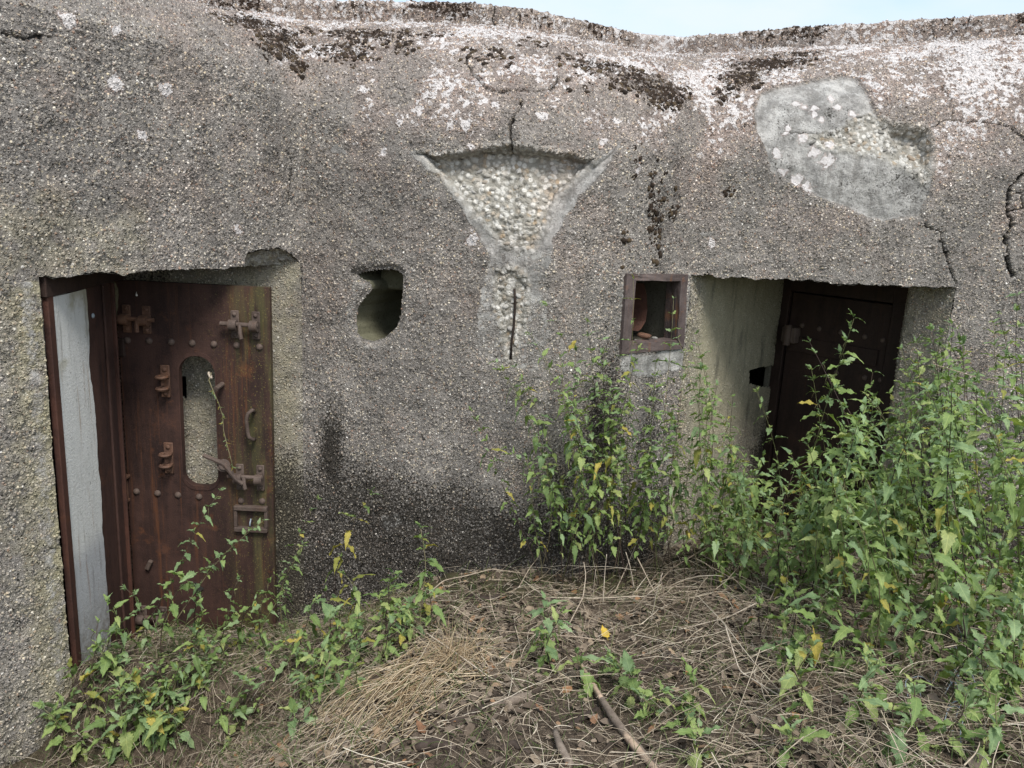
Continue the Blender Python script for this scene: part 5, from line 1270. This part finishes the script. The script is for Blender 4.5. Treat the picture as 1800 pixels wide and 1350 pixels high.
straws('dry_straw', 6500, dn_all, .02, .20, .0006, .0019, .012, M['straw'], 101, 5, .16)
straws('dry_straw', 9500, dn_all, .015, .08, .0006, .0018, .012, M['straw'], 111, 3, .1, .2, 1)
straws('dry_straw', 2600, dn_mid, .06, .42, .0009, .0023, .03, M['straw'], 103, 7, .28, .30, 1)
straws('dry_straw', 1700, lambda x, y: sstep(.5, 1.1, x) * .9, .15, .65, .0009, .0024, .06, M['straw'], 105, 7, .35, .15, .95)
straws('dry_straw', 3600, lambda x, y: 1 - sstep(-1.0, -.3, x), .04, .28, .0007, .0019, .02, M['straw'], 121, 5, .25, .25, 1)
# flakes of dead leaf
g = np.random.default_rng(7); n = 15000; p = ground_pts(n, dn_all, 9); z = gz(p[:, 0], p[:, 1]) + .004 + .012 * g.random(n)
sz = .006 + .022 * g.random(n) ** 2.5; a = g.uniform(0, 6.28, n); ux = np.stack([np.cos(a), np.sin(a), g.normal(0, .35, n)], 1); uy = np.stack([-np.sin(a), np.cos(a), g.normal(0, .35, n)], 1) * (.45 + .4 * g.random(n))[:, None]
c = np.c_[p, z]; qv = [c + sz[:, None] * (sx_ * ux + sy_ * uy) + np.array([0, 0, 1]) * (sz * (.5 if sy_ else 0) * g.uniform(-.2, 1, n))[:, None] for sx_, sy_ in ((-1, 0), (-.4, .8), (.5, .7), (1, 0), (.5, -.7), (-.4, -.8))]
V = np.stack(qv, 1).reshape(-1, 3); b6 = np.arange(n)[:, None] * 6
me = mesh_from('dead_leaf_litter', V, np.concatenate([b6 + np.array([[0, 1, 2, 3]]), b6 + np.array([[0, 3, 4, 5]])]), M['litter'])
at = me.attributes.new('rnd', 'FLOAT', 'POINT'); at.data.foreach_set('value', np.repeat(g.random(n), 6).astype(np.float32))
o = link('dead_leaf_litter', me); o['kind'] = 'stuff'
# short green and fading grass near the doors and on the slope
g = np.random.default_rng(17); n = 8000
def dgr(x, y): return .12 * sstep(.45, .62, fbm(np.stack([x, y, x * 0], -1), 2.6, 3, 18)) + .30 * (1 - sstep(-1.2, -.5, x)) + .15 * fbm(np.stack([x, y, x * 0], -1), 3, 3, 8) + np.exp(-((x + 1.1) / .7) ** 2 - ((y - 3.5) / .7) ** 2) + .16 + .25 * np.exp(-((x + .3) / .25) ** 2 - ((y - 3.1) / .2) ** 2)
p = ground_pts(n, dgr, 19); hgt = .035 + .13 * g.random(n) ** 2; a = g.uniform(0, 6.28, n); lean = g.uniform(.2, 1.2, n); t = np.linspace(0, 1, 5)[None, :]
x = p[:, :1] + np.cos(a)[:, None] * hgt[:, None] * lean[:, None] * t ** 1.6; y = np.minimum(p[:, 1:] + np.sin(a)[:, None] * hgt[:, None] * lean[:, None] * t ** 1.6, 4.2); zz_ = gz(p[:, 0], p[:, 1])[:, None] - .01 + hgt[:, None] * (t - .35 * t * t)
o = link('short_grass', tubes_mesh('short_grass', np.stack([x, y, zz_], -1), .0009 + .0011 * g.random(n), g.random(n), M['grass'])); o['kind'] = 'stuff'
# moss and humus clods at the foot of the wall
Vs, Fs, Rn = [], [], []
for k in range(260):
    x = g.uniform(-.7, 1.2); y = np.interp(x, [-.85, 0, .6, 1.1], [4.2, 4.0, 4.12, 4.4]) - abs(g.normal(0, .16)) - .02; r = .012 + .03 * g.random() ** 2
    lump = IV * (r * (.6 + .8 * vnoise(IV * 1.7 + k, 1.5, 4)))[:, None] * [1.2, 1.1, .7]; Vs.append(lump + [x, y, gz(x, y)]); Fs.append(IF + k * len(IV)); Rn.append(np.full(len(IV), g.random() * .8))
me = mesh_from('ground_moss', np.concatenate(Vs), np.concatenate(Fs), M['ground_moss']); at = me.attributes.new('rnd', 'FLOAT', 'POINT'); at.data.foreach_set('value', np.concatenate(Rn).astype(np.float32)); o = link('ground_moss', me); o['kind'] = 'stuff'

# ------------------------------------------------------------------ single stalks, sticks, leaves
def stalk(pts, label, r=.0032, group='bleached stalks lying over the litter', mat='stalk'):
    P_ = []
    for q in pts:
        b_ = gpx(q[0], q[1] + q[2]); P_.append(atY(q[0], q[1], b_[1]) if q[2] else b_ + [0, 0, .008])
    P_ = resample(P_, .02, .015) if len(P_) > 2 else np.array(P_)
    c = P_[0].copy(); mb = MB(); mb.tube(P_ - c, np.linspace(r, r * .6, len(P_)), 6)
    o = bpy.data.objects.new('dry_stalk', mb.mesh('dry_stalk', M[mat], True)); COL.objects.link(o); o.location = c; return tag(o, label, 'stalk', group)
stalk([(728, 1090, 0), (745, 1050, 25), (780, 1020, 40), (820, 1012, 50), (865, 1000, 40), (920, 1008, 20)], 'long pale stalk arching against the foot of the wall')
stalk([(912, 1035, 0), (930, 1000, 25), (948, 977, 50)], 'short straight pale stalk leaning on the dark wall foot')
stalk([(1000, 1100, 0), (1025, 1050, 20), (1030, 1010, 50), (1026, 988, 70)], 'pale upright broken stalk below the thin nettles')
stalk([(965, 1050, 8), (1040, 1052, 14), (1120, 1048, 16), (1190, 1055, 8)], 'long pale stalk lying level across the middle')
stalk([(1080, 1045, 0), (1100, 1000, 30), (1130, 930, 90)], 'pale stalk rising steeply to the right below the embrasure')
stalk([(1120, 980, 60), (1150, 1040, 20), (1172, 1070, 0)], 'pale bent stalk sloping down right of the middle')
stalk([(1010, 1190, 0), (984, 1220, 10)], 'short pale straw beside the broken branch')
stalk([(745, 1110, 12), (790, 1140, 16), (860, 1190, 14), (922, 1222, 0)], 'long straw crossing the golden bundle, sloping down to the right')
stalk([(1065, 1130, 0), (1020, 1120, 14), (890, 1110, 10), (800, 1100, 0)], 'pale stalk lying level behind the golden bundle')
stalk([(1245, 960, 40), (1180, 1000, 30), (1110, 1075, 6)], 'pale stalk slanting down left from the thicket')
stalk([(1330, 1060, 20), (1280, 1085, 10), (1180, 1110, 4)], 'stalk lying at the left foot of the thicket')
stalk([(1620, 1160, 0), (1650, 1080, 40), (1700, 1010, 90)], 'pale bent stalk rising from the straw at far right')
stalk([(1690, 1150, 0), (1700, 1080, 40), (1760, 1040, 60)], 'thick pale straw leaning right in the far right straw')
stalk([(1780, 1110, 20), (1700, 1130, 16), (1600, 1150, 6)], 'pale stalk lying level at the right edge')
stalk([(1375, 1230, 0), (1300, 1180, 18), (1275, 1100, 50)], 'curved straw in the lower part of the thicket')
stalk([(1480, 1245, 6), (1580, 1275, 8), (1690, 1285, 0)], 'pale twig lying in the foreground at lower right')
stalk([(1500, 1150, 10), (1560, 1200, 14), (1640, 1215, 6)], 'curved brown twig before the thicket', mat='bark')
stalk([(1660, 840, 260), (1690, 930, 180), (1720, 1010, 90)], 'long dry stalk standing in the thicket at the right')
stalk([(1640, 640, 430), (1690, 655, 420), (1800, 690, 400)], 'dry straw lying on top of the thicket at the upper right', .002)
stalk([(1165, 800, 0), (1150, 870, 110), (1125, 985, 12)], 'reddish dry stem standing among the thin nettles') if False else None
sr = random.Random(31)
for k in range(22):
    x0, y0 = sr.uniform(960, 1420), sr.uniform(1000, 1110); dx = sr.uniform(-70, 70); up_ = sr.uniform(20, 110)
    stalk([(x0, y0, 0), (x0 + dx * .5, y0 - up_ * .55, up_ * .5 + 4), (x0 + dx, y0 - up_ * .85, up_ * .85)], 'pale broken stalk in the tangle along the foot of the nettles, ' + ('left of the embrasure' if x0 + dx < 1100 else 'below the embrasure' if x0 + dx < 1210 else 'before the right recess'), r=sr.uniform(.0016, .0030))
stalk([(135, 1290, 0), (200, 1330, 0), (240, 1348, 0)], 'straw lying in the bottom left corner')
stalk([(90, 1348, 0), (150, 1290, 20), (210, 1235, 40)], 'dark bare stem leaning right at the bottom left', mat='bark', r=.004)
stalk([(200, 1310, 0), (270, 1250, 26), (330, 1205, 40)], 'second dark bare stem leaning right before the left door', mat='bark', r=.004)
stalk([(180, 1345, 0), (150 + 150, 1250, 30), (360, 1215, 40)], 'third dark bare stem, the longest before the left door', mat='bark', r=.0035)

def stick(name, pts, rads, label, cat, mat, n=10, stripped=None):
    P_ = np.array([gpx(a, b_) + [0, 0, r * .8 + l] for (a, b_, l), r in zip(pts, rads)]); c = P_[0].copy()
    q = resample(P_, .02, .01); rr = np.interp(np.linspace(0, 1, len(q)), np.linspace(0, 1, len(rads)), rads) * (.78 + .44 * vnoise(q, 45, 3))
    root = thing(name, label, cat, tuple(c)); mb = MB(); mb.tube(q - c, rr, n)
    me = mb.mesh('bark', M[mat], True); o = bpy.data.objects.new('bark', me); COL.objects.link(o); o.parent = root
    for a, b_, off in (stripped or []):
        i0, i1 = int(a * (len(q) - 1)), int(b_ * (len(q) - 1)); qs = q[i0:i1 + 1] - c + np.array([off[0], off[1], off[2]]); mb = MB(); mb.tube(qs, rr[i0:i1 + 1] * .74, 8)
        o = bpy.data.objects.new('stripped_wood', mb.mesh('stripped_wood', M['stripped'], True)); COL.objects.link(o); o.parent = root
    return root
stick('branch', [(1020, 1182, .03), (1045, 1225, .025), (1072, 1268, .02), (1105, 1312, .015), (1140, 1345, .0), (1165, 1375, 0)], [.007, .011, .0125, .013, .015, .015], 'long broken branch lying in the foreground, bark peeling to pale wood', 'branch', 'bark', stripped=[(.0, .42, (-.003, -.005, .008)), (.70, 1.0, (-.006, -.006, .008))])
stick('log', [(862, 1248, 0), (895, 1240, 0), (932, 1226, 0)], [.014, .019, .015], 'short grey brown log lying below the golden straw', 'log', 'bark')
stick('stump_stick', [(975, 1300, .02), (985, 1325, .01), (1003, 1352, 0)], [.010, .013, .014], 'thick broken stick end standing at the bottom centre', 'stick', 'bark')
stick('rotten_stick', [(1000, 1280, 0), (1030, 1262, 0), (1052, 1250, 0)], [.008, .012, .009], 'dark rotten stick just left of the branch', 'stick', 'bark_dark')
stick('rotten_stick', [(790, 1275, 0), (830, 1262, 0), (850, 1245, 0)], [.010, .014, .009], 'dark rotten stick under the end of the log', 'stick', 'bark_dark')
stick('rotten_stick', [(730, 1320, 0), (770, 1312, 0), (800, 1322, 0)], [.012, .018, .012], 'dark rotten wood at the bottom left of the centre', 'stick', 'bark_dark')
stick('rotten_stick', [(1120, 1190, 0), (1165, 1178, 0), (1215, 1182, 0)], [.010, .015, .010], 'dark rotten stick behind the small sprigs right of the branch', 'stick', 'bark_dark')
stick('rotten_stick', [(1205, 1120, 0), (1180, 1150, 0), (1165, 1165, 0)], [.008, .011, .008], 'dark twig slanting at the left foot of the thicket', 'stick', 'bark_dark')
stick('rotten_stick', [(1380, 1150, 0), (1420, 1170, 0), (1455, 1185, 0)], [.010, .014, .010], 'dark log half buried in front of the thicket', 'stick', 'bark_dark')
stick('rotten_stick', [(820, 1050, 0), (850, 1058, 0), (880, 1052, 0)], [.012, .016, .012], 'dark rotten wood at the foot of the wall', 'stick', 'bark_dark')
stick('rotten_stick', [(930, 1330, 0), (900, 1310, 0), (880, 1322, 0)], [.008, .012, .008], 'rotten bark piece left of the thick stick end', 'stick', 'bark_dark')
def fallen(px, py, r, mat, lab, rot=0):
    me = leaf_mesh('fallen_leaf', M[mat], int(px), .06, .7, .2, -.2); o = link('fallen_leaf', me); o.location = gpx(px, py) + [0, 0, .02]; o.scale = (r,) * 3; o.rotation_euler = (.35, .1, rot); tag(o, lab, 'fallen leaf', 'fallen leaves')
fallen(1066, 1128, 1.0, 'fallen_yellow', 'bright yellow fallen leaf standing up in the litter', .4)
fallen(890, 1180, 1.1, 'fallen_brown', 'orange brown fallen leaf right of the golden bundle', -1.3)
fallen(745, 1298, .8, 'fallen_brown', 'reddish brown fallen leaf at the lower end of the bundle', .8)
fallen(760, 1338, .6, 'fallen_brown', 'small orange fallen leaf at the bottom edge', 2)
fallen(1185, 1158, .6, 'fallen_brown', 'pale brown curled leaf left of the thicket', 1)
fallen(1340, 1165, .7, 'fallen_brown', 'tan fallen leaf in the straw before the thicket', 2.4)
fallen(955, 1258, .6, 'fallen_brown', 'orange chip of leaf above the thick stick end', 1.4)
fallen(1040, 1280, .6, 'fallen_brown', 'pale fallen leaf just left of the branch', -.6)
# bundle of golden straw
g = np.random.default_rng(77); n = 170; rt_ = thing('straw_bundle', 'golden straw bundle combed down to the lower left from its dry tuft', 'straw bundle', tuple(gpx(815, 1165)))
b0 = np.array([gpx(835 - 110 * u + g.normal(0, 34), 1160 + 42 * u + g.normal(0, 24)) for u in g.random(n)]); e0_ = np.array([gpx(720 - 210 * u + g.normal(0, 48), 1235 + 95 * u + g.normal(0, 30)) for u in g.random(n) ** .8])
t = np.linspace(0, 1, 9)[None, :, None]; mid = (b0 + e0_) / 2 + np.stack([g.normal(0, .11, n), g.normal(0, .10, n), .03 + .10 * g.random(n)], 1)
P_ = (1 - t) ** 2 * b0[:, None] + 2 * t * (1 - t) * mid[:, None] + t * t * e0_[:, None]; P_[..., 2] = np.maximum(P_[..., 2], gz(P_[..., 0], P_[..., 1]) + .004 + .02 * g.random((n, 1)))
o = part('straw', tubes_mesh('straw', P_, .0015 + .0019 * g.random(n), g.random(n), M['golden']), rt_); o['kind'] = 'stuff'
n = 150; b0 = np.array([gpx(800 + g.normal(0, 28), 1165 + g.normal(0, 8)) for _ in range(n)]); a = g.uniform(0, 6.28, n); hh = .06 + .12 * g.random(n)
t = np.linspace(0, 1, 6)[None, :]; ln_ = g.uniform(.3, 1.3, n)
P_ = np.stack([b0[:, :1] + np.cos(a)[:, None] * (hh * ln_)[:, None] * t ** 1.5, b0[:, 1:2] + np.sin(a)[:, None] * (hh * ln_)[:, None] * t ** 1.5, b0[:, 2:] + hh[:, None] * (t - (.2 + .5 * (ln_[:, None] > .9)) * t * t)], -1)
o = part('tuft', tubes_mesh('tuft', P_, .0008 + .0008 * g.random(n), g.random(n) * .7, M['golden']), rt_); o['kind'] = 'stuff'
# tangle of pale wire in the foreground at right
mb = MB(); wr = random.Random(3)
for k in range(9):
    px, py = wr.uniform(1590, 1700), wr.uniform(1150, 1320); P_ = []
    for q in range(9):
        P_.append(gpx(px, py) + [0, 0, .03 + .03 * math.sin(q * 1.7 + k)]); px += wr.uniform(-25, 30); py += wr.uniform(-32, 26); py = min(py, 1345)
    mb.tube(resample(P_, .02, .02), .0017, 5)
me = mb.mesh('wire_tangle', M['wire'], True); o = link('wire_tangle', me); tag(o, 'tangle of pale blue-grey wire in the straw at the lower right', 'wire')
print('plants', NPL[0], 'leaves', NLEAF[0])
